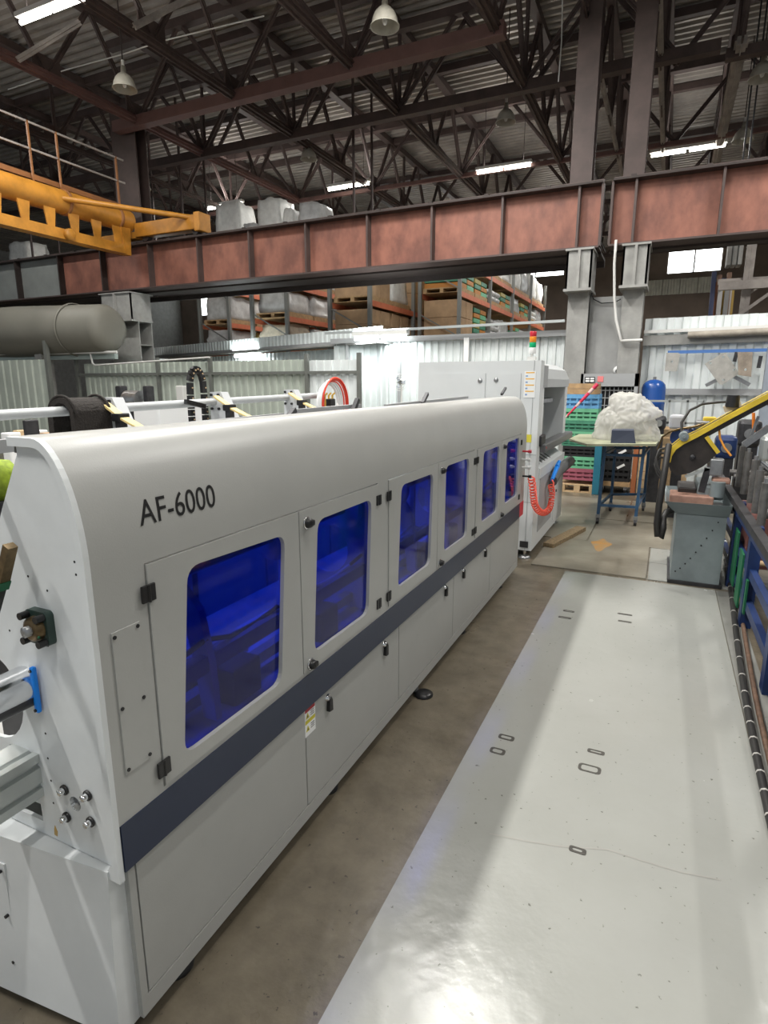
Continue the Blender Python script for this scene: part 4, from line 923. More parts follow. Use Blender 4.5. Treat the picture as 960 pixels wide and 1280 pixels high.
# rolling table
TZ = .92
tb = thing('work_table', 'rolling table with blue legs and olive board top', 'table', (-.4,7.5,FZ))
MB().add([(-.76,6.95,TZ-.012),(-.06,7.30,TZ-.012),(.02,8.75,TZ-.012),(-1.02,8.3,TZ-.012),(-1.04,7.55,TZ-.012),(-.76,6.95,TZ+.012),(-.06,7.30,TZ+.012),(.02,8.75,TZ+.012),(-1.02,8.3,TZ+.012),(-1.04,7.55,TZ+.012)],
    [(4,3,2,1,0),(5,6,7,8,9),(0,1,6,5),(1,2,7,6),(2,3,8,7),(3,4,9,8),(4,0,5,9)]).obj('table_top', PLY, tb)
LG = [onZ(747,650,FZ+.04),onZ(794,653,FZ+.04),onZ(763,635,FZ+.04),onZ(804,635,FZ+.04)]
LT = [Vector((p.x+dx,p.y,0)) for p, dx in zip(LG,(.02,.02,0,0))]
for p, q in zip(LG, LT):
    MB().bar((p.x,p.y,FZ+.10),(q.x,q.y,TZ-.012),.035,.035).obj('leg', TBLUE, tb)
    w = MB().cyl((p.x-.016,p.y-.02,FZ+.036),(p.x+.016,p.y-.02,FZ+.036),.036,12).obj('caster_wheel', DKSTEEL, tb); MB().bar((p.x,p.y,FZ+.05),(p.x,p.y,FZ+.115),.05,.045).obj('caster_fork', STEEL, w)
def at_z(p, q, z): t = (z-(FZ+.1))/(TZ-FZ-.1); return Vector((p.x+(q.x-p.x)*t, p.y, z))
for i, j in ((0,1),(2,3),(0,2),(1,3)):
    for z in ((.17,.78) if (i,j) != (2,3) else (.17,.78)): MB().bar(at_z(LG[i],LT[i],z),at_z(LG[j],LT[j],z),.025,.03).obj('stretcher', TBLUE, tb)
# plastic bag
def blob(name, m, c, s, seed, amp, label, cat, sub=5, flat=None, parent=None):
    bm = bmesh.new(); bmesh.ops.create_icosphere(bm, subdivisions=sub, radius=1)
    rg = random.Random(int(seed*10)); pl = []
    for k in range(70):
        a = Vector((rg.gauss(0,1),rg.gauss(0,1),rg.gauss(0,1))).normalized(); pl.append((a, rg.uniform(.80,1.02)))
    for v in bm.verts:
        n = v.co.normalized()
        k = min([d/max(n.dot(a),.05) for a, d in pl])          # faceted, crumpled film
        k = min(k,1.25)*(1+amp*.35*noise.noise(n*1.6+Vector((seed,0,0)))) + .018*abs(noise.noise(n*9+Vector((0,seed,0))))
        v.co = Vector((c[0]+n.x*s[0]*k, c[1]+n.y*s[1]*k, c[2]+n.z*s[2]*k))
        if flat is not None: v.co.z = max(v.co.z, flat)
    me = bpy.data.meshes.new(name); bm.to_mesh(me); bm.free()
    for p in me.polygons: p.use_smooth = True
    me.materials.append(m); o = link(name, me, parent)
    if label: tag(o, label, cat)
    return o
pb = thing('plastic_bag', 'big crumpled translucent plastic bag on the work table', 'bag', (-.38,7.7,TZ+.013))
SIL = [(742,549),(744,534),(750,518),(758,510),(763,508),(761,500),(768,493),(783,491),(799,493),(808,501),(818,508),(828,514),(828,520),(818,523),(822,534),(826,549)]
YB = 7.72; c0 = onY(786,530,YB); SW = [onY(x,y,YB) for x,y in SIL]
angs = sorted(((math.atan2(p.z-c0.z,p.x-c0.x) % (2*PI)), math.hypot(p.x-c0.x,p.z-c0.z)) for p in SW)
def sil_r(t):
    t %= 2*PI; a = angs[-1]; a = (a[0]-2*PI,a[1])
    for b in angs+[(angs[0][0]+2*PI,angs[0][1])]:
        if a[0] <= t <= b[0]: f = (t-a[0])/max(1e-6,b[0]-a[0]); return a[1]*(1-f)+b[1]*f
        a = b
    return .3
bm = bmesh.new(); bmesh.ops.create_icosphere(bm, subdivisions=6, radius=1); rg = random.Random(5)
fold = [(Vector((rg.gauss(0,1),rg.gauss(0,1),rg.gauss(0,1))).normalized(), rg.uniform(5,11), rg.uniform(0,6)) for _ in range(9)]
for v in bm.verts:
    n = v.co.normalized(); R = sil_r(math.atan2(n.z,n.x)); w_ = n+Vector((noise.noise(n*2.1),noise.noise(n*2.1+Vector((7,0,0))),noise.noise(n*2.1+Vector((0,9,0)))))*.45
    cr_ = sum(abs(((w_.dot(a)*f+ph) % 2.0)-1.0) for a,f,ph in fold)/len(fold)-.5
    k = 1+.22*cr_+.05*noise.noise(n*3.0)
    h = math.hypot(n.x,n.z); v.co = Vector((c0.x+n.x*R*k, YB+n.y*.26*k, max(c0.z+n.z*R*k, TZ+.013)))
me = bpy.data.meshes.new('bag_film'); bm.to_mesh(me); bm.free()
for p in me.polygons: p.use_smooth = True
me.materials.append(BAG); link('bag_film', me, pb)
blob('bag_contents', mat('packed_film',(0.55,0.54,0.50),.5,var=.3,vscale=18), (c0.x,YB,1.12), (.25,.17,.17), 3.1, .3, None, None, 4, TZ+.02, pb)
tag(MB().add([(-.53,7.18,TZ+.013),(-.27,7.28,TZ+.013),(-.29,7.42,TZ+.013),(-.53,7.32,TZ+.013),(-.53,7.20,TZ+.155),(-.30,7.30,TZ+.155),(-.31,7.42,TZ+.165),(-.53,7.32,TZ+.165)], [(3,2,1,0),(4,5,6,7),(0,1,5,4),(1,2,6,5),(2,3,7,6),(3,0,4,7)]).obj('tool_case', mat('slate_plastic',(0.045,0.055,0.085),.5)), 'slate coloured plastic case in front of the plastic bag', 'case')
# planks, cabinet, tank
pk = onZ(715,672,FZ); tag(MB().bar((pk.x-.16,pk.y-.55,FZ+.03),(pk.x+.05,pk.y+.35,FZ+.03),.11,.045).obj('timber_offcut', mat('splintered_wood',(0.33,0.24,0.13),.8,var=.6,vscale=40,bump=.6,bscale=60)), 'splintered timber offcut lying on the floor', 'timber')
rs = onZ(751,681,FZ+.0125)
MB().plate([(rs.x+.09*math.cos(t)*(1+.3*math.sin(3*t)), rs.y+.22*math.sin(t)*(1+.25*math.cos(4*t))) for t in [2*PI*i/24 for i in range(24)]], [], FZ+.0121, FZ+.013, 'z').obj('rust_stain', mat('rust_stain',(0.42,0.20,0.03),.6,col2=(0.28,0.22,0.14),vscale=9), floor)
cb = thing('metal_cabinet', 'grey metal cabinet with mesh front before the twin columns', 'cabinet', (-.85,10.5,FZ))
MB().box((-1.30,10.32,FZ),(-1.26,10.6,1.75)).box((-.48,10.32,FZ),(-.43,10.6,1.75)).box((-1.30,10.32,1.55),(-.43,10.6,1.75)).box((-1.26,10.58,FZ),(-.48,10.6,1.6)).obj('frame', GREYP, cb)
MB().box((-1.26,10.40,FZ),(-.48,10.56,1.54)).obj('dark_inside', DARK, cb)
for i in range(12): MB().box((-1.24+i*.065,10.37,.9),(-1.228+i*.065,10.38,1.54)).obj('mesh_wire', GREYP, cb)
for i in range(5): MB().box((-1.26,10.365,1.0+i*.12),(-.48,10.372,1.012+i*.12)).obj('mesh_wire', GREYP, cb)
sg = thing('notice_board', 'small white notice with dark frame on the cabinet', 'sign', (-1.2,10.3,1.6))
MB().box((-1.235,10.300,1.61),(-1.08,10.308,1.70)).obj('sign_plate', BLACK, sg)
for i in range(2):
    for j in range(2): MB().box((-1.222+i*.072,10.296,1.62+j*.042),(-1.162+i*.072,10.3,1.652+j*.036)).obj('sign_field', WHITE, sg)
tag(MB().box((-1.04,10.312,1.62),(-.95,10.319,1.71)).obj('pink_sticker', mat('pink_paint',(0.75,0.22,0.22),.5)), 'pink square sticker on the grey cabinet', 'sticker')
cw = onY(772,463,10.95); cmr = thing('dome_camera', 'small white round camera on the panel between columns', 'camera', cw)
MB().lathe((cw.x,11.02,cw.z), [(.075,0),(.075,-.03),(.06,-.07),(.03,-.09),(.001,-.095)], 18, 'y').obj('camera_body', WHITE, cmr); MB().lathe((cw.x,10.93,cw.z-.01), [(.035,0),(.03,-.015),(.001,-.02)], 12, 'y').obj('camera_lens', BLACK, cmr)
tk = thing('pressure_tank', 'blue enamel pressure tank by the bright partition', 'tank', (-.20,10.6,FZ))
MB().lathe((-.20,10.62,0), [(.001,1.66),(.06,1.655),(.12,1.63),(.165,1.58),(.18,1.52),(.18,1.30),(.183,1.29),(.183,1.27),(.18,1.26),(.18,.75),(.14,.66),(.001,.62)], 28).obj('tank_shell', TANK, tk)
MB().cyl((-.20,10.62,1.65),(-.20,10.62,1.70),.025,10).obj('tank_valve', STEEL, tk)
for a in range(3): t = a*2*PI/3; MB().bar((-.20+.13*math.cos(t),10.62+.13*math.sin(t),FZ),(-.20+.13*math.cos(t),10.62+.13*math.sin(t),.72),.03,.03).obj('tank_leg', TANK, tk)
rk = thing('steel_stand', 'light steel tube stand in front of the blue tank', 'stand', (0,10.2,FZ))
for x in (-.28,.05,.30,.52): MB().bar((x,10.25,FZ),(x,10.25,1.36),.03,.03).obj('stand_post', ALU, rk)
for z in (.6,1.0,1.33): MB().bar((-.28,10.25,z),(.52,10.25,z),.03,.03).obj('stand_bar', ALU, rk)
# plates and fittings hung on the right partition
def hung(poly, Y, th, m, name, label, cat, holes=()):
    pts = [onY(*p,Y) for p in poly]; o = MB().plate([(p.x,p.z) for p in pts], [circ(onY(*h,Y).x,onY(*h,Y).z,.02,10) for h in holes], Y, Y+th, 'y').obj(name, m); return tag(o, label, cat, 'plates hung on the right partition')
SMC = mat('machined_plate',(0.46,0.45,0.42),.5,.3,var=.25,vscale=9)
hung([(831,464),(834,464),(846,464),(848,455),(850,443),(848,441),(833,441)],10.98,.03,SMC,'wall_clock_plate','small square fan guard plate at the left end of the blue rail','plate',[(840,452)])
hung([(881,455),(900,443),(907,441),(924,467),(903,481),(899,480)],10.90,.03,SMC,'base_plate','large square machined plate hung at a tilt on the partition','plate',[(888,454),(904,446),(918,462),(904,475)])
hung([(922,440),(941,440),(939,471),(923,469)],10.84,.03,mat('rusty_plate',(0.38,0.32,0.26),.6,.2,var=.4,vscale=8),'rusty_plate','narrow rusty plate hung right of the square plate','plate',[(932,462)])
for (a,b,l) in (((882,482),(898,474),'left'),((918,471),(937,481),'right')):
    p, q = onY(*a,10.99), onY(*b,10.99); o = MB().bar(p,q,.05,.055); tag(o.obj('slotted_bar', STEEL), 'slotted steel bar sticking out %s under the square plate' % l, 'bar')
for (x,y0,y1,l) in ((918,440,452,'between the plates'),(948,445,460,'right of the rusty plate')):
    p, q = onY(x+3,y0,10.93), onY(x,y1,10.93); tag(MB().bar(p,q,.05,.05).obj('clamp_block', DKSTEEL), 'dark clamp block hung on the partition '+l, 'clamp')
pst = onY(955,440,10.6); tag(MB().bar((pst.x+.1,10.55,FZ),(pst.x+.1,10.55,2.12),.13,.10).obj('blue_grey_post', mat('post_blue_grey',(0.30,0.34,0.40),.5,var=.15)), 'blue grey steel post at the right edge', 'post')
# ================================================================== BAND SAW and roller bench on the right
sw = thing('band_saw', 'yellow band saw with tilted bow on a grey base', 'band saw', (.35,5.6,FZ))
bx0, bx1 = .165, .53
MB().plate([(bx0,FZ+.012),(bx1,FZ+.012),(bx1,.55),(bx0,.55)], [], 5.34, 6.05, 'y').obj('base_cabinet', SAWG, sw)
MB().box((bx0-.02,5.32,FZ),(bx1+.02,6.07,FZ+.03)).obj('plinth', DKSTEEL, sw)
# flared chip tray
t0 = [(bx0-.015,5.33),(bx1+.01,5.33),(bx1+.01,6.06),(bx0-.015,6.06)]; t1 = [(bx0-.10,5.25),(bx1+.02,5.25),(bx1+.02,6.10),(bx0-.10,6.10)]
vs_ = [(x,y,.55) for x,y in t0]+[(x,y,.655) for x,y in t1]; vi = [(x*.99+.004,y*.995+.03,.56) for x,y in t0]+[(x*.97+.01,y*.99+.056,.655) for x,y in t1]
MB().add(vs_, [(3,2,1,0),(0,1,5,4),(1,2,6,5),(2,3,7,6),(3,0,4,7)]).add(vi, [(0,1,2,3),(4,5,1,0),(5,6,2,1),(6,7,3,2),(7,4,0,3)]).add(vs_[4:]+vi[4:], [(0,1,5,4),(1,2,6,5),(2,3,7,6),(3,0,4,7)]).obj('chip_tray', SAWG, sw)
for i in range(9):
    k = i/8; MB().cyl((.20+.27*k,5.336,.05+.45*k**1.3),(.20+.27*k,5.341,.05+.45*k**1.3),.006,6).obj('vent_hole', DARK, sw)
MB().bbox((.10,5.34,.62),(.42,5.62,.70),.01).obj('bed_casting', PINK, sw)
MB().bbox((.30,5.45,.66),(.50,5.95,.78),.02).obj('vise_bed', SAWG, sw)
MB().cyl((.44,5.40,.70),(.44,5.40,.82),.055,14).obj('vise_boss', SAWG, sw)
MB().bbox((.16,5.50,.68),(.30,5.9,.74),.01).obj('bed_casting', OILY, sw)
MB().bar((.20,5.46,.84),(.40,5.46,.93),.03,.02).obj('guide_bracket', ALU, sw)
MB().bar((.33,5.46,.72),(.36,5.46,.92),.05,.03).obj('guide_bracket', DKSTEEL, sw)
MB().bbox((.37,5.44,.86),(.47,5.54,1.0),.012).obj('guide_block', STEEL, sw)
MB().bbox((.40,5.42,.80),(.53,5.56,.84),.012).obj('guide_block', PINK, sw)
# bow: casing outline in the XZ plane
def P2(x, y): p = onY(x, y, 5.45); return (p.x, p.z)
outl = [P2(960,506),(1.10,P2(960,506)[1]+.26),(1.12,P2(960,491)[1]+.30)] 
out = [P2(1010,480),P2(1010,464),P2(960,491.5),P2(907,520),P2(871,540),P2(850,550),P2(840,558),P2(835,568),P2(834,578),P2(838,589),P2(846,595),P2(862,592),P2(878,584),P2(890,575),P2(897,566),P2(889,553),P2(885,546),P2(960,506)]
rim_in = [P2(1010,478),P2(1010,471),P2(960,498),P2(907,526),P2(871,546),P2(855,554),P2(845,562),P2(840,572),P2(842,584)]
MB().plate(out, [], 5.47, 5.60, 'y').obj('bow_casting', OILY, sw)
rp = [P2(1010,464),P2(960,491.5),P2(907,520),P2(871,540),P2(850,550),P2(840,558),P2(835,568),P2(834,578)]
rq = [P2(1010,472),P2(960,499),P2(907,527),P2(871,547),P2(855,555),P2(845,562),P2(840,570),P2(838,578)]
MB().plate(rp+rq[::-1], [], 5.44, 5.66, 'y').obj('bow_rim', YEL, sw)
for i in (1,): MB().bar(Vector((P2(883,546)[0],5.45,P2(883,546)[1])),Vector((P2(898,566)[0],5.45,P2(898,566)[1])),.03,.035,(0,1,0)).obj('blade_guard', YEL, sw)
MB().lathe((P2(866,572)[0],5.465,P2(866,572)[1]), [(.001,-.012),(.02,-.012),(.025,0)], 12, 'y').obj('wheel_hub', DKSTEEL, sw)
c = P2(1000,492); MB().lathe((c[0],5.46,c[1]-.02), [(.001,-.02),(.19,-.02),(.20,0),(.20,.1)], 22, 'y').obj('wheel_cover', OILY, sw)
# motor, switch box and pipework behind the bow
m0 = P2(840,532); MB().bbox((m0[0]-.02,5.75,m0[1]-.05),(m0[0]+.10,5.95,m0[1]+.07),.02).obj('switch_box', mat('switch_grey',(0.42,0.43,0.46),.4), sw)
MB().cyl((m0[0]+.05,5.72,m0[1]-.12),(m0[0]+.20,5.90,m0[1]-.12),.07,14).obj('motor', BLUEF, sw)
for k in range(4): MB().lathe((m0[0]+.08+k*.035,5.80,m0[1]-.11), [(.072,-.005),(.078,0),(.072,.005)], 14, 'y').obj('motor_fin', BLUEF, sw)
MB().bbox((m0[0]+.18,5.75,m0[1]-.05),(m0[0]+.30,5.9,m0[1]+.03),.015).obj('gear_housing', STEEL, sw)
MB().bbox((m0[0]+.24,5.76,m0[1]-.01),(m0[0]+.34,5.86,m0[1]+.06),.012).obj('valve_block', YEL, sw)
MB().cyl((P2(855,546)[0],5.43,P2(855,546)[1]),(P2(855,546)[0],5.62,P2(855,546)[1]),.036,16).cyl((P2(855,546)[0],5.41,P2(855,546)[1]),(P2(855,546)[0],5.43,P2(855,546)[1]),.012,10).obj('pulley_disc', SAWG, sw)
MB().tube([onY(852,545,5.6),onY(852,528,5.65),onY(862,513,5.68),onY(878,505,5.7),onY(895,503,5.7),onY(910,502,5.68)],.011,8).obj('cable_arc', RUBBER, sw)
MB().cyl(onY(915,509,5.55),onY(917,494,5.55),.052,16,.045).obj('tension_knob', BLACK, sw)
MB().bar(onY(905,512,5.56),onY(926,505,5.56),.06,.05).obj('knob_seat', mat('bone_casting',(0.5,0.43,0.33),.5), sw)
MB().tube([onY(835,540,5.7),onY(850,536,5.72),onY(865,534,5.7),onY(880,530,5.66)],.010,6).obj('pipe', BRASS, sw)
MB().tube([onY(822,562,5.8),onY(828,546,5.75),onY(840,538,5.72),onY(856,535,5.7)],.009,6).obj('pipe', BRASS, sw)
# drain hoses
MB().tube([onY(836,556,5.4),onY(833,575,5.32),onY(829,600,5.25),onY(824,630,5.22),onY(821,655,5.2),onY(822,670,5.2),onY(826,672,5.2),onY(829,660,5.2),onY(829,648,5.24),onY(833,640,5.3),onY(843,637,5.35)],.026,10).obj('drain_hose', RUBBER, sw)
for k in range(3): MB().tube([onY(832,560+k*6,5.5),onY(824,562+k*5,5.45),onY(820-k,572+k*4,5.42),onY(822,583+k*5,5.4),onY(829,596+k*3,5.36)],.010,6).obj('air_line', RUBBER, sw)
MB().tube([onY(899,537,5.5),onY(900,548,5.48),onY(906,560,5.45),onY(914,570,5.42)],.009,6).obj('air_line', mat('orange_line',(0.7,0.28,0.03),.5), sw)
tag(MB().cyl(onY(942,516,5.9),onY(942,540,5.9),.012,8).obj('orange_rod', mat('handle_orange',(0.8,0.22,0.02),.4)), 'bright orange rod standing behind the saw bow', 'rod')
MB().bar(onY(930,556,5.6),onY(962,534,5.6),.05,.05).obj('feed_arm', STEEL, sw)
MB().bar(onY(938,548,5.62),onY(948,520,5.62),.02,.02).obj('feed_arm', STEEL, sw)

# roller bench: blue frame with dark top rail
XB = .60
rb = thing('roller_bench', 'blue steel roller bench with dark rails along the right edge', 'bench', (.9,5,FZ))
r0, r1 = onZ(884,572,.70), onZ(960,687,.70); dirn = (r0-r1).normalized()
ra = r1-dirn*1.6; 
MB().bar(ra,r0,.055,.05).obj('top_rail', DKSTEEL, rb)
MB().bar(ra+Vector((.02,0,-.06)),r0+Vector((.02,0,-.06)),.02,.10).obj('rail_web', BLUEF, rb)
MB().bar(ra+Vector((.75,0,0)),r0+Vector((.75,0,0)),.075,.05).obj('top_rail', DKSTEEL, rb)
def along(y, dx=0, z=.7): t = (y-r1.y)/dirn.y; p = r1+dirn*t; return Vector((p.x+dx,p.y,z))
for y in (2.6,3.55,4.55,5.45,6.6,7.6):
    for dx in (.06,.78):
        p = along(y,dx); MB().box((p.x-.035,y-.05,FZ),(p.x+.035,y+.05,.66)).obj('leg', BLUEF, rb)
for z in (.12,.34):
    p, q = along(2.3,.06,z), along(7.6,.06,z); MB().bar(p,q,.04,.06).obj('side_rail', BLUEF, rb)
for y, z0, z1 in ((4.85,.0,.40),(4.55,.06,.30),(5.2,.05,.48)):
    p = along(y,.035); MB().box((p.x-.006,y-.10,z0),(p.x+.006,y+.10,z1)).obj('green_guard', GRNP, rb)
p = along(3.9,.10); MB().box((p.x,3.65,.30),(p.x+.5,4.15,.33)).obj('blue_shelf', mat('light_blue_paint',(0.08,0.22,0.48),.45,var=.2), rb)
p = along(5.3,.08); MB().box((p.x,5.0,.24),(p.x+.4,5.8,.62)).obj('rust_panel', mat('maroon_panel',(0.16,0.06,0.05),.6,var=.3), rb)
p = along(4.6,.09); MB().cyl((p.x-.02,4.95,.30),(p.x+.45,4.95,.30),.022,8).obj('cross_tube', WOODL, rb)
for i, y in enumerate((4.0,4.35,4.7,5.05,5.4,5.75,6.1,6.45,6.8)):
    p = along(y,.10); MB().cyl((p.x,y,.72),(p.x+.62,y,.72),.034,14).obj('roller', mat('roller_steel',(0.13,0.125,0.12),.4,.5,var=.4,vscale=14), rb)
for i, (px, py0, py1, Y) in enumerate([(929,558,590,5.9),(936,565,600,5.5),(945,575,608,5.1),(951,588,625,4.7),(958,604,640,4.3)]):
    a_, b_ = onY(px,py0,Y), onY(px,py1,Y); MB().cyl((a_.x,Y,.72),(a_.x,Y,a_.z),.025,14).obj('upright_roller', mat('upright_grey',(0.20,0.195,0.185),.45,.5,var=.4,vscale=14), rb); MB().cyl((a_.x,Y,a_.z),(a_.x,Y,a_.z+.03),.014,8).obj('roller_pin', STEEL, rb)
# steel bar stock lying on the bench
for i in range(14):
    x = .98+.022*(i % 7); z = .775+.022*(i//7)
    tag(MB().cyl((x,3.6,z),(x-.02,7.2,z),.0105,8).obj('steel_bar', CHROME if i % 3 else STEEL), 'thin bright steel bar in the bundle on the roller bench', 'bar', 'bars on the roller bench')
ORDS = ['first','second','third','fourth','fifth','sixth','seventh','eighth','ninth']
# flat sheets and orange part on the lower shelf
for i in range(9):
    p = along(3.2,.12); tag(MB().box((p.x,2.95,FZ+.05+i*.022),(p.x+.5,3.42,FZ+.062+i*.022)).obj('sheet_offcut', DKSTEEL), 'dark sheet offcut, %s from bottom of the pile under the bench' % ORDS[i], 'sheet', 'sheet offcuts under the bench')
p = along(3.5,.1); lsh = thing('lower_shelf', 'dark lower shelf hooked on the bench legs', 'shelf', (p.x,3,.22)); MB().box((p.x-.02,2.55,.20),(p.x+.55,3.50,.232)).obj('shelf_plate', DKSTEEL, lsh)
MB().box((p.x-.03,2.55,.19),(p.x-.005,3.50,.25)).obj('shelf_lip', STEEL, lsh)
tag(MB().bbox((p.x+.06,2.9,.233),(p.x+.30,3.3,.29),.02).obj('orange_casting', mat('casting_orange',(0.62,0.22,0.04),.5,var=.2)), 'orange painted part on the dark lower shelf', 'part')
# two taped pipes along the floor edge
wp = [onZ(907,700,FZ+.03),onZ(913,735,FZ+.03),onZ(920,790,FZ+.03),onZ(930,860,FZ+.03),onZ(942,925,FZ+.03),onZ(958,1000,FZ+.03),onZ(985,1120,FZ+.03)]
p1 = thing('taped_pipe', 'black pipe wrapped with white tape along the floor edge', 'pipe', wp[2])
sm = smooth([Vector(p) for p in wp], 10)
MB().tube(sm, .018, 8).obj('pipe_run', RUBBER, p1)
for i in range(4,len(sm)-2,3):
    d = (sm[i+1]-sm[i-1]).normalized()*.005; MB().cyl(sm[i]-d, sm[i]+d, .0195, 8).obj('tape_ring', mat('grubby_tape',(0.42,0.41,0.38),.6), p1)
for dz, dx, l in ((.17,-.12,'upper'),(.12,-.11,'lower')):
    e = Vector(wp[0]); MB().tube([e+Vector((0,0,0)),e+Vector((.0,.02,dz*.6)),e+Vector((-.02,.02,dz)),e+Vector((dx,.0,dz+.02))],.016,8).obj('white_spout', WHITE, p1)
MB().tube([Vector(p)+Vector((.05,0,-.005)) for p in sm], .014, 6).obj('pipe_run', RUSTP, p1)
# machine clutter behind the bench, against the partition
for (x0,y0,x1,y1,Y,m,nm,l,cat) in [(896,545,920,575,8.2,BLUEF,'blue_machine','blue machine partly hidden behind the saw bow','machine'),(925,525,950,560,8.6,DKSTEEL,'dark_machine','dark rounded machine behind the upright rollers','machine'),(955,545,975,580,7.6,ALU,'grey_post','pale grey steel post by the bar stock','post'),(842,540,858,560,8.0,BLUEF,'blue_motor','blue motor left behind the saw bow','motor'),(815,520,832,538,9.0,DKSTEEL,'black_valve','black valve assembly behind the plastic bag','valve')]:
    a_, b_ = onY(x0,y0,Y), onY(x1,y1,Y)
    o = thing(nm, l, cat, ((a_.x+b_.x)/2,Y,FZ)); h = a_.z
    MB().bbox((a_.x,Y,b_.z),(b_.x,Y+.3,h),.05).obj('housing', m, o); MB().bbox((a_.x+.02,Y+.03,FZ),(b_.x-.02,Y+.27,b_.z+.02),.01).obj('pedestal', DKSTEEL, o)
    MB().cyl(((a_.x+b_.x)/2,Y-.02,(b_.z+h)/2),((a_.x+b_.x)/2,Y+.02,(b_.z+h)/2),(b_.x-a_.x)*.25,14).obj('cover_disc', STEEL, o)

# ================================================================== ORANGE CRANE on the girder
cr = thing('bridge_crane', 'orange bridge crane resting on the runway girder', 'crane', (-11.5,9,4.85))
XC = -11.75
MB().cyl((XC,3.0,5.28),(XC,10.9,5.28),.235,24).obj('main_tube', OCHRE, cr)
for y in (9.25,10.55): MB().lathe((XC,y,5.28), [(.236,-.04),(.255,-.03),(.255,.03),(.236,.04)], 24, 'y').obj('tube_collar', OCHRED, cr)
MB().box((XC-.10,3.0,4.52),(XC+.16,10.76,4.72)).obj('lower_channel', OCHRE, cr)
y = 3.3
while y < 10.7:
    MB().plate([(y-.13,5.08),(y+.13,5.08),(y+.08,4.72),(y-.08,4.72)], [], XC+.10, XC+.13, 'x').obj('web_plate', OCHRE, cr); y += .55
MB().plate([(10.52,5.08),(10.79,5.10),(10.75,4.50),(10.62,4.50)], [], XC+.0, XC+.17, 'x').obj('end_gusset', OCHRE, cr)
MB().bar((XC-.35,3.0,5.70),(XC-.35,10.9,5.62),.45,.10).obj('walkway_plank', OCHRED, cr)
e0, e1 = onY(178,292,11.0).x, onY(254,278,11.0).x
MB().bbox((e0-.1,10.86,4.92),(e1,11.14,5.22),.015).obj('end_carriage', OCHRE, cr)
for x in (e0+.15,e1-.18,e0-1.6): MB().cyl((x,10.94,4.93),(x,11.06,4.93),.10,16).obj('wheel', DKSTEEL, cr)
MB().bbox((e1-.10,10.80,4.86),(e1+.06,11.18,5.25),.02).obj('buffer', OCHRE, cr)
MB().bbox((e0-2.0,10.88,4.90),(e0-.1,11.1,5.05),.015).obj('end_carriage', OCHRE, cr)
MB().cyl(onX(78,248,XC+.2),onY(240,272,10.95),.055,10).obj('brace_tube', OCHRE, cr)
for px, pb, pt in ((40,210,160),(78,247,160),(150,262,195)):
    b_ = onX(px,pb,XC); MB().bar((XC,b_.y,5.45),(XC,b_.y,6.60),.035,.035).obj('rail_post', OCHRED, cr)
for z in (6.58,6.1): MB().bar((XC,3.0,z),(XC,10.9,z),.03,.035).obj('hand_rail', GALVC, cr)
MB().lathe((onX(80,303,XC).x+.18,onX(80,303,XC).y,4.62), [(.001,.08),(.10,.08),(.12,.05),(.12,-.05),(.10,-.08),(.001,-.08)], 16, 'x').obj('drive_wheel', OCHRE, cr)

# ================================================================== big olive tank behind the fence
tn = thing('olive_tank', 'huge olive grey horizontal tank behind the green fence', 'tank', (-16,9.8,FZ))
OL = mat('olive_grey_tank',(0.20,0.195,0.165),.6,var=.15,vscale=1.2)
MB().lathe((-11.35,9.82,2.80), [(.001,0),(.30,0),(.44,-.06),(.52,-.2),(.62,-3.0),(.66,-6.5),(.66,-9),(.001,-9)], 36, 'x').obj('tank_shell', OL, tn)
for x in (-13.6,-15.5,-18): MB().box((x-.12,9.55,FZ),(x+.12,9.85,2.4)).obj('tank_saddle', COLG, tn)
MB().lathe((-12.5,9.82,2.80), [(.575,-.03),(.60,0),(.575,.03)], 30, 'x').obj('tank_band', OL, tn)

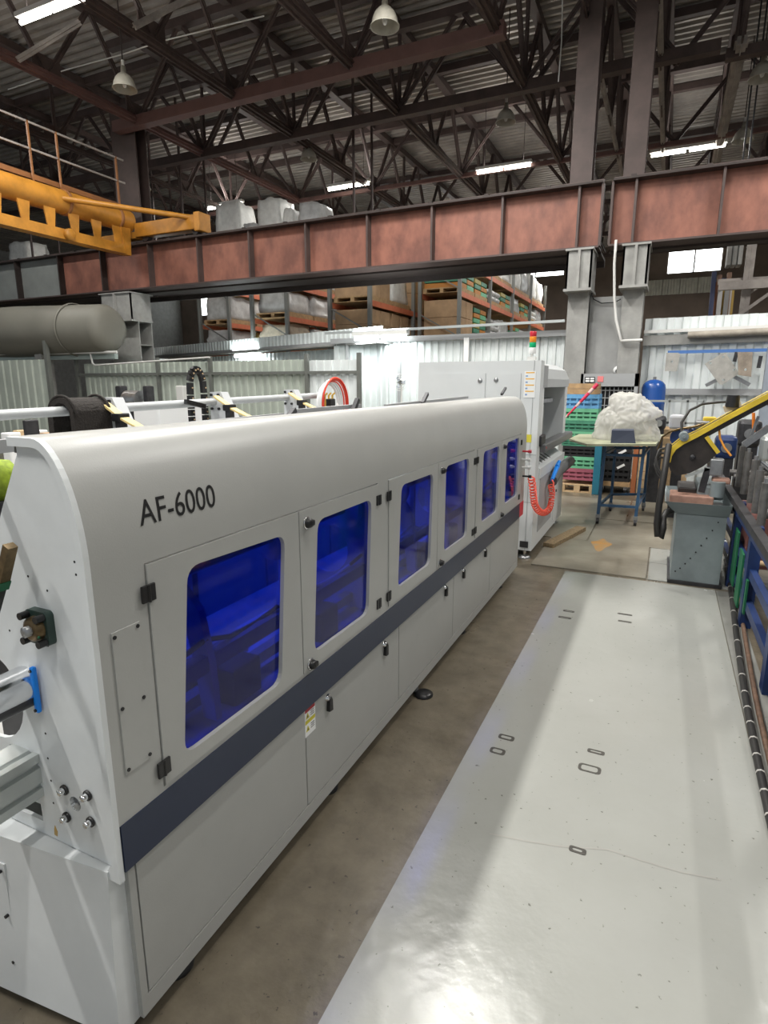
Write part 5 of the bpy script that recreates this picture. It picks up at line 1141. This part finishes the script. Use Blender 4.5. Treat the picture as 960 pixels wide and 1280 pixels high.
# ================================================================== PALLET RACKS above the partition
def load(x0, x1, y0, y1, z0, h, kind, label, grp):
    t = thing('pallet_load', label, 'pallet load', ((x0+x1)/2,(y0+y1)/2,z0), group=grp)
    MB().box((x0,y0,z0+.09),(x1,y1,z0+.12)).box((x0,y0,z0),(x0+.1,y1,z0+.09)).box((x1-.1,y0,z0),(x1,y1,z0+.09)).box(((x0+x1)/2-.05,y0,z0),((x0+x1)/2+.05,y1,z0+.09)).obj('pallet', WOOD, t)
    z = z0+.12
    if kind == 'box':
        n = 2
        for i in range(n):
            for j in range(2):
                hh = h/2; MB().bbox((x0+.02,y0+.02+(y1-y0-.04)*i/n,z+j*hh),(x1-.02,y0+.0+(y1-y0-.04)*(i+1)/n,z+(j+1)*hh-.006),.012).obj('carton', CARD, t)
    elif kind == 'crates':
        ms = [CRG,WRAPY,CRGD,mat('orange_crate',(0.5,0.2,0.03),.5)]
        n = max(2,int(h/.14))
        for j in range(n):
            for i in range(2): MB().bbox((x0+.02,y0+.02+(y1-y0)*i/2,z+j*.14),(x1-.02,y0-.02+(y1-y0)*(i+1)/2,z+j*.14+.12),.01).obj('crate', ms[(j*3+i+int(z0*7))%4], t)
    elif kind == 'sacks':
        n = max(2,int(h/.17)); m = random.choice([WRAPW,WRAP])
        for j in range(n):
            for i in range(2):
                o = MB().bbox((x0+.01,y0+.01+(y1-y0)*i/2,z+j*.17),(x1-.01,y0-.01+(y1-y0)*(i+1)/2,z+j*.17+.165),.07).obj('sack', m, t)
    else:
        m = {'wrap':WRAP,'white':WRAPW,'yellow':WRAPY,'beige':BEIGE}[kind]
        bm = bmesh.new(); bmesh.ops.create_cube(bm, size=1); bmesh.ops.subdivide_edges(bm, edges=bm.edges[:], cuts=5, use_grid_fill=True); sd = random.uniform(0,50)
        for v in bm.verts:
            n_ = noise.noise(v.co*3.2+Vector((sd,0,0))); k = 1+.10*n_; tp = .94-.16*max(0,v.co.z)
            v.co = Vector(((x0+x1)/2+v.co.x*(x1-x0)*k*tp*.95, (y0+y1)/2+v.co.y*(y1-y0)*k*tp*.95, z+(v.co.z+.5)*h*(1+.10*n_)))
            v.co.z = max(v.co.z, z)
        me = bpy.data.meshes.new('wrapped_goods'); bm.to_mesh(me); bm.free()
        for p in me.polygons: p.use_smooth = True
        me.materials.append(m); link('wrapped_goods', me, t)
KW = {'box':'brown cardboard cartons','crates':'green and yellow crates','sacks':'stacked sacks','wrap':'grey stretch film bale','white':'white big bag','yellow':'yellow sacks','beige':'beige wrapped bale'}
ORDN = ['first','second','third','fourth','fifth','sixth','seventh','eighth','ninth']
def rack(x, dep, y0, bays, bay, levels, title, goods):
    r = thing('pallet_rack', 'pallet rack with orange beams, '+title, 'rack', (x,y0,FZ), group='pallet racks')
    for i in range(bays+1):
        y = y0+i*bay
        for dx in (0,-dep): MB().bar((x+dx,y,FZ),(x+dx,y,levels[-1]+.9),.09,.09).obj('upright', RACKU, r)
        z = .4
        while z < levels[-1]+.3: MB().bar((x,y,z),(x-dep,y,z+.6),.03,.03).obj('frame_brace', RACKU, r); z += 1.2
    for z in levels:
        for i in range(bays):
            for dx in (0,-dep): MB().bar((x+dx,y0+i*bay+.05,z-.07),(x+dx,y0+(i+1)*bay-.05,z-.07),.05,.13).obj('beam', RACKO, r)
            MB().box((x-dep,y0+i*bay+.1,z-.015),(x,y0+(i+1)*bay-.1,z-.002)).obj('shelf_deck', WOOD, r)
    for li, (z, row) in enumerate(zip(levels, goods)):
        k = 0
        for kind, h in row:
            n_in = k % 2; b = k//2
            if b >= bays: break
            a0 = y0+b*bay+.12+n_in*(bay-.24)/2; a1 = a0+(bay-.24)/2-.08
            if kind: h = min(h, (levels[li+1]-z-.30) if li+1 < len(levels) else h)
            if kind: load(x-dep+.04, x-.02, a0, a1, z, h, kind, '%s, %s from front, %s level, %s' % (KW[kind], ORDN[k], ['bottom','middle','top'][li], title), 'goods on pallet racks')
            k += 1
rack(-5.1, 1.1, 15.4, 4, 2.9, [2.75,3.95,4.75], 'rack nearest the columns',
     [[('box',.9),('crates',.9),('sacks',.8),('wrap',.8),('crates',.8),('sacks',.8)],[('crates',.6),('crates',.6),('sacks',.55),('crates',.6),('wrap',.6),('crates',.6),('sacks',.6),('wrap',.6)],[('box',.7),('white',.8),('white',.9),('white',.8),('white',.9),('wrap',.8),('white',.9),('white',.8)]])
rack(-6.6, 1.1, 13.2, 2, 2.7, [2.55,3.55], 'low rack with cartons',
     [[('box',.85),('box',.85),('box',.8),('box',.8)],[('box',.8),('white',.7),('box',.8),('white',.7)]])
rack(-9.0, 1.1, 13.25, 3, 2.7, [2.45,3.29,4.12], 'middle rack behind the ledge',
     [[('beige',.72),('sacks',.7),('sacks',.72),('wrap',.7),('wrap',.7),('sacks',.7)],[('wrap',.8),('wrap',.75),('wrap',.75),('sacks',.7),('wrap',.7),('sacks',.7)],[('white',.7),('sacks',.8),('sacks',.8),('box',.8),('sacks',.8),('box',.8)]])
rack(-11.9, 1.1, 14.5, 2, 2.7, [2.5,3.35,4.3], 'rack right of the olive column',
     [[('wrap',.7),('yellow',.6),('beige',.7),('wrap',.7)],[('wrap',.8),('white',.8),('wrap',.8),('white',.8)],[('white',.68),('white',.68),('sacks',.6),('white',.68)]])
# goods standing high above the girder
top = thing('mezzanine_deck', 'dark high deck carrying goods behind the girder', 'platform', (-10,14.5,5.3))
MB().box((-20,13.9,5.32),(-7.2,15.0,5.42)).obj('deck_plate', FLANGE, top)
for x in (-19.5,-15,-12.9,-7.4):
    for y in (13.95,14.95): MB().bar((x,y,5.42),(x,y,ZR-.03),.05,.05).obj('deck_hanger', RUSTD, top)
for (px0,px1,py0,kind,l) in [(262,300,255,'white','pale wrapped bale beside the orange crane end'),(300,318,279,'wrap','low wrapped pile between the high bundles'),(316,350,250,'white','tall white and yellow bale above the girder'),(350,366,261,'white','small white sack right of the tall bale'),(368,400,254,'wrap','pale wrapped crate at the right end of the high goods'),(5,33,304,'white','white wrapped goods above the girder at the left edge')]:
    a_, b_ = onY(px0,py0,14.0), onY(px1,py0,14.0); z0 = 5.425; h = max(.3,a_.z-z0-.12)
    load(a_.x+.05, b_.x-.05, 14.0, 14.9, z0, h, kind, l, 'goods high above the girder')
# fan and small things by the white partition
fn = thing('wall_fan', 'white pedestal fan by the bright partition', 'fan', (-4.9,10.9,FZ)); fc = onY(500,478,10.9)
for r in (.16,.12,.08): MB().tube([(fc.x+r*math.cos(2*PI*i/24),10.88,fc.z+r*math.sin(2*PI*i/24)) for i in range(24)],.006,6,closed=True).obj('guard_ring', FIXT, fn)
for k in range(3):
    t = k*2*PI/3; MB().plate([(fc.x+.02*math.cos(t),fc.z+.02*math.sin(t)),(fc.x+.13*math.cos(t-.3),fc.z+.13*math.sin(t-.3)),(fc.x+.14*math.cos(t+.35),fc.z+.14*math.sin(t+.35))], [], 10.89, 10.895, 'y').obj('blade', mat('fan_blade',(0.45,0.5,0.58),.4), fn)
MB().lathe((fc.x,10.9,fc.z), [(.05,0),(.06,.06),(.05,.14),(.001,.15)], 14, 'y').obj('fan_motor', FIXT, fn)
MB().cyl((fc.x,10.97,FZ+.03),(fc.x,10.97,fc.z-.03),.018,8).obj('fan_pole', FIXT, fn); MB().lathe((fc.x,10.97,FZ), [(.001,.03),(.16,.02),(.17,0)], 20).obj('fan_base', FIXT, fn)
tag(MB().box((onY(437,470,11.2).x,11.22,onY(437,484,11.2).z),(onY(447,470,11.2).x,11.23,onY(447,470,11.2).z)).obj('paper_notice', WHITE), 'white paper notice on the bright partition', 'notice')
wbx = onY(225,480,9.7); tag(MB().bbox((onY(219,480,9.7).x,9.7,FZ),(onY(228,480,9.7).x,9.85,onY(224,482,9.7).z),.02).obj('wall_box', FIXT), 'pale narrow cabinet standing before the green fence', 'cabinet')
bxw = onX(210,515,-3.9); tag(MB().bbox((-4.1,bxw.y-.2,FZ),(-3.8,bxw.y+.35,onX(215,503,-3.9).z),.02).obj('white_cabinet', WHITE), 'white cabinet behind the grey bar near the cable chain', 'cabinet')
mc = thing('bench_grinder', 'dark machine tool standing before the green fence', 'machine', (-6.6,7.0,FZ)); gc = onY(160,505,6.8)
MB().bbox((gc.x-.35,6.8,FZ),(gc.x+.35,7.2,gc.z-.12),.03).obj('machine_body', DKSTEEL, mc); MB().cyl((gc.x-.1,6.9,gc.z+.05),(gc.x+.2,6.9,gc.z+.05),.16,18).obj('machine_drum', STEEL, mc)
MB().bbox((gc.x-.32,6.85,gc.z-.1),(gc.x-.2,7.0,gc.z+.28),.02).obj('machine_post', DKSTEEL, mc); MB().bbox((gc.x+.28,6.85,gc.z-.12),(gc.x+.38,7.0,gc.z+.28),.02).obj('machine_post', DKSTEEL, mc)
# far right: shelf structure above the right partition
fs = thing('storage_frame', 'pale storage frame with pipes above the right partition', 'rack', (2,14,FZ))
a_, b_ = onY(898,358,14), onY(1000,352,14)
MB().bar(a_,b_,.10,.16).obj('frame_beam', GALVC, fs); MB().bar(a_+Vector((0,.3,.12)),b_+Vector((0,.3,.12)),.1,.1).obj('frame_beam', GALVC, fs)
for px in (934,940): q = onY(px,330,14.2); MB().bar((q.x,14.2,FZ),(q.x,14.2,4.7),.08,.08).obj('frame_post', GALVC, fs)
MB().bar(onY(915,400,14.1),onY(985,350,14.1),.06,.06).obj('frame_brace', GALVC, fs)
MB().bar(onY(930,372,14.3),onY(990,330,14.3),.03,.03).obj('frame_brace', GALVC, fs)
bxg = onY(907,332,15); bx2 = onY(931,304,15)
ub = thing('hanging_cabinet', 'dark grey cabinet hung high beside the bright window', 'cabinet', (bxg.x,15,bxg.z))
for i in range(3):
    x0 = bxg.x+(bx2.x-bxg.x)*i/3; MB().bbox((x0+.01,15,bxg.z),(x0+(bx2.x-bxg.x)/3-.01,15.4,bx2.z+.1),.015).obj('cabinet_panel', COLG, ub)
MB().bar((bxg.x+.1,15.2,bx2.z+.1),(bxg.x+.1,15.2,ZR-.03),.03,.03).bar((bx2.x-.1,15.2,bx2.z+.1),(bx2.x-.1,15.2,ZR-.03),.03,.03).obj('cabinet_hanger', DKSTEEL, ub)
cl = ['blue','ochre','white','brown','grey','rust']; cm = [mat('roll_'+n_,c_,.6) for n_,c_ in zip(cl,((.08,.1,.2),(.5,.33,.08),(.6,.6,.6),(.25,.15,.1),(.3,.3,.3),(.4,.18,.1)))]
for i in range(12):
    px = 893+i*2.0+(i%2); py = 340+8*(i%3)+(i*5)%11; Y = 16+.12*(i%4)
    q = onY(px,py,Y); q2 = onY(px-1,393,Y)
    tag(MB().bar((q.x,Y,q.z),(q2.x,Y,FZ),.09,.12).obj('hung_roll', cm[(i*5)%6]), '%s coloured roll, %s from left, hung beside the far window' % (cl[(i*5)%6], (ORDN+['tenth','eleventh','twelfth'])[i]), 'roll', 'rolls beside the far window')
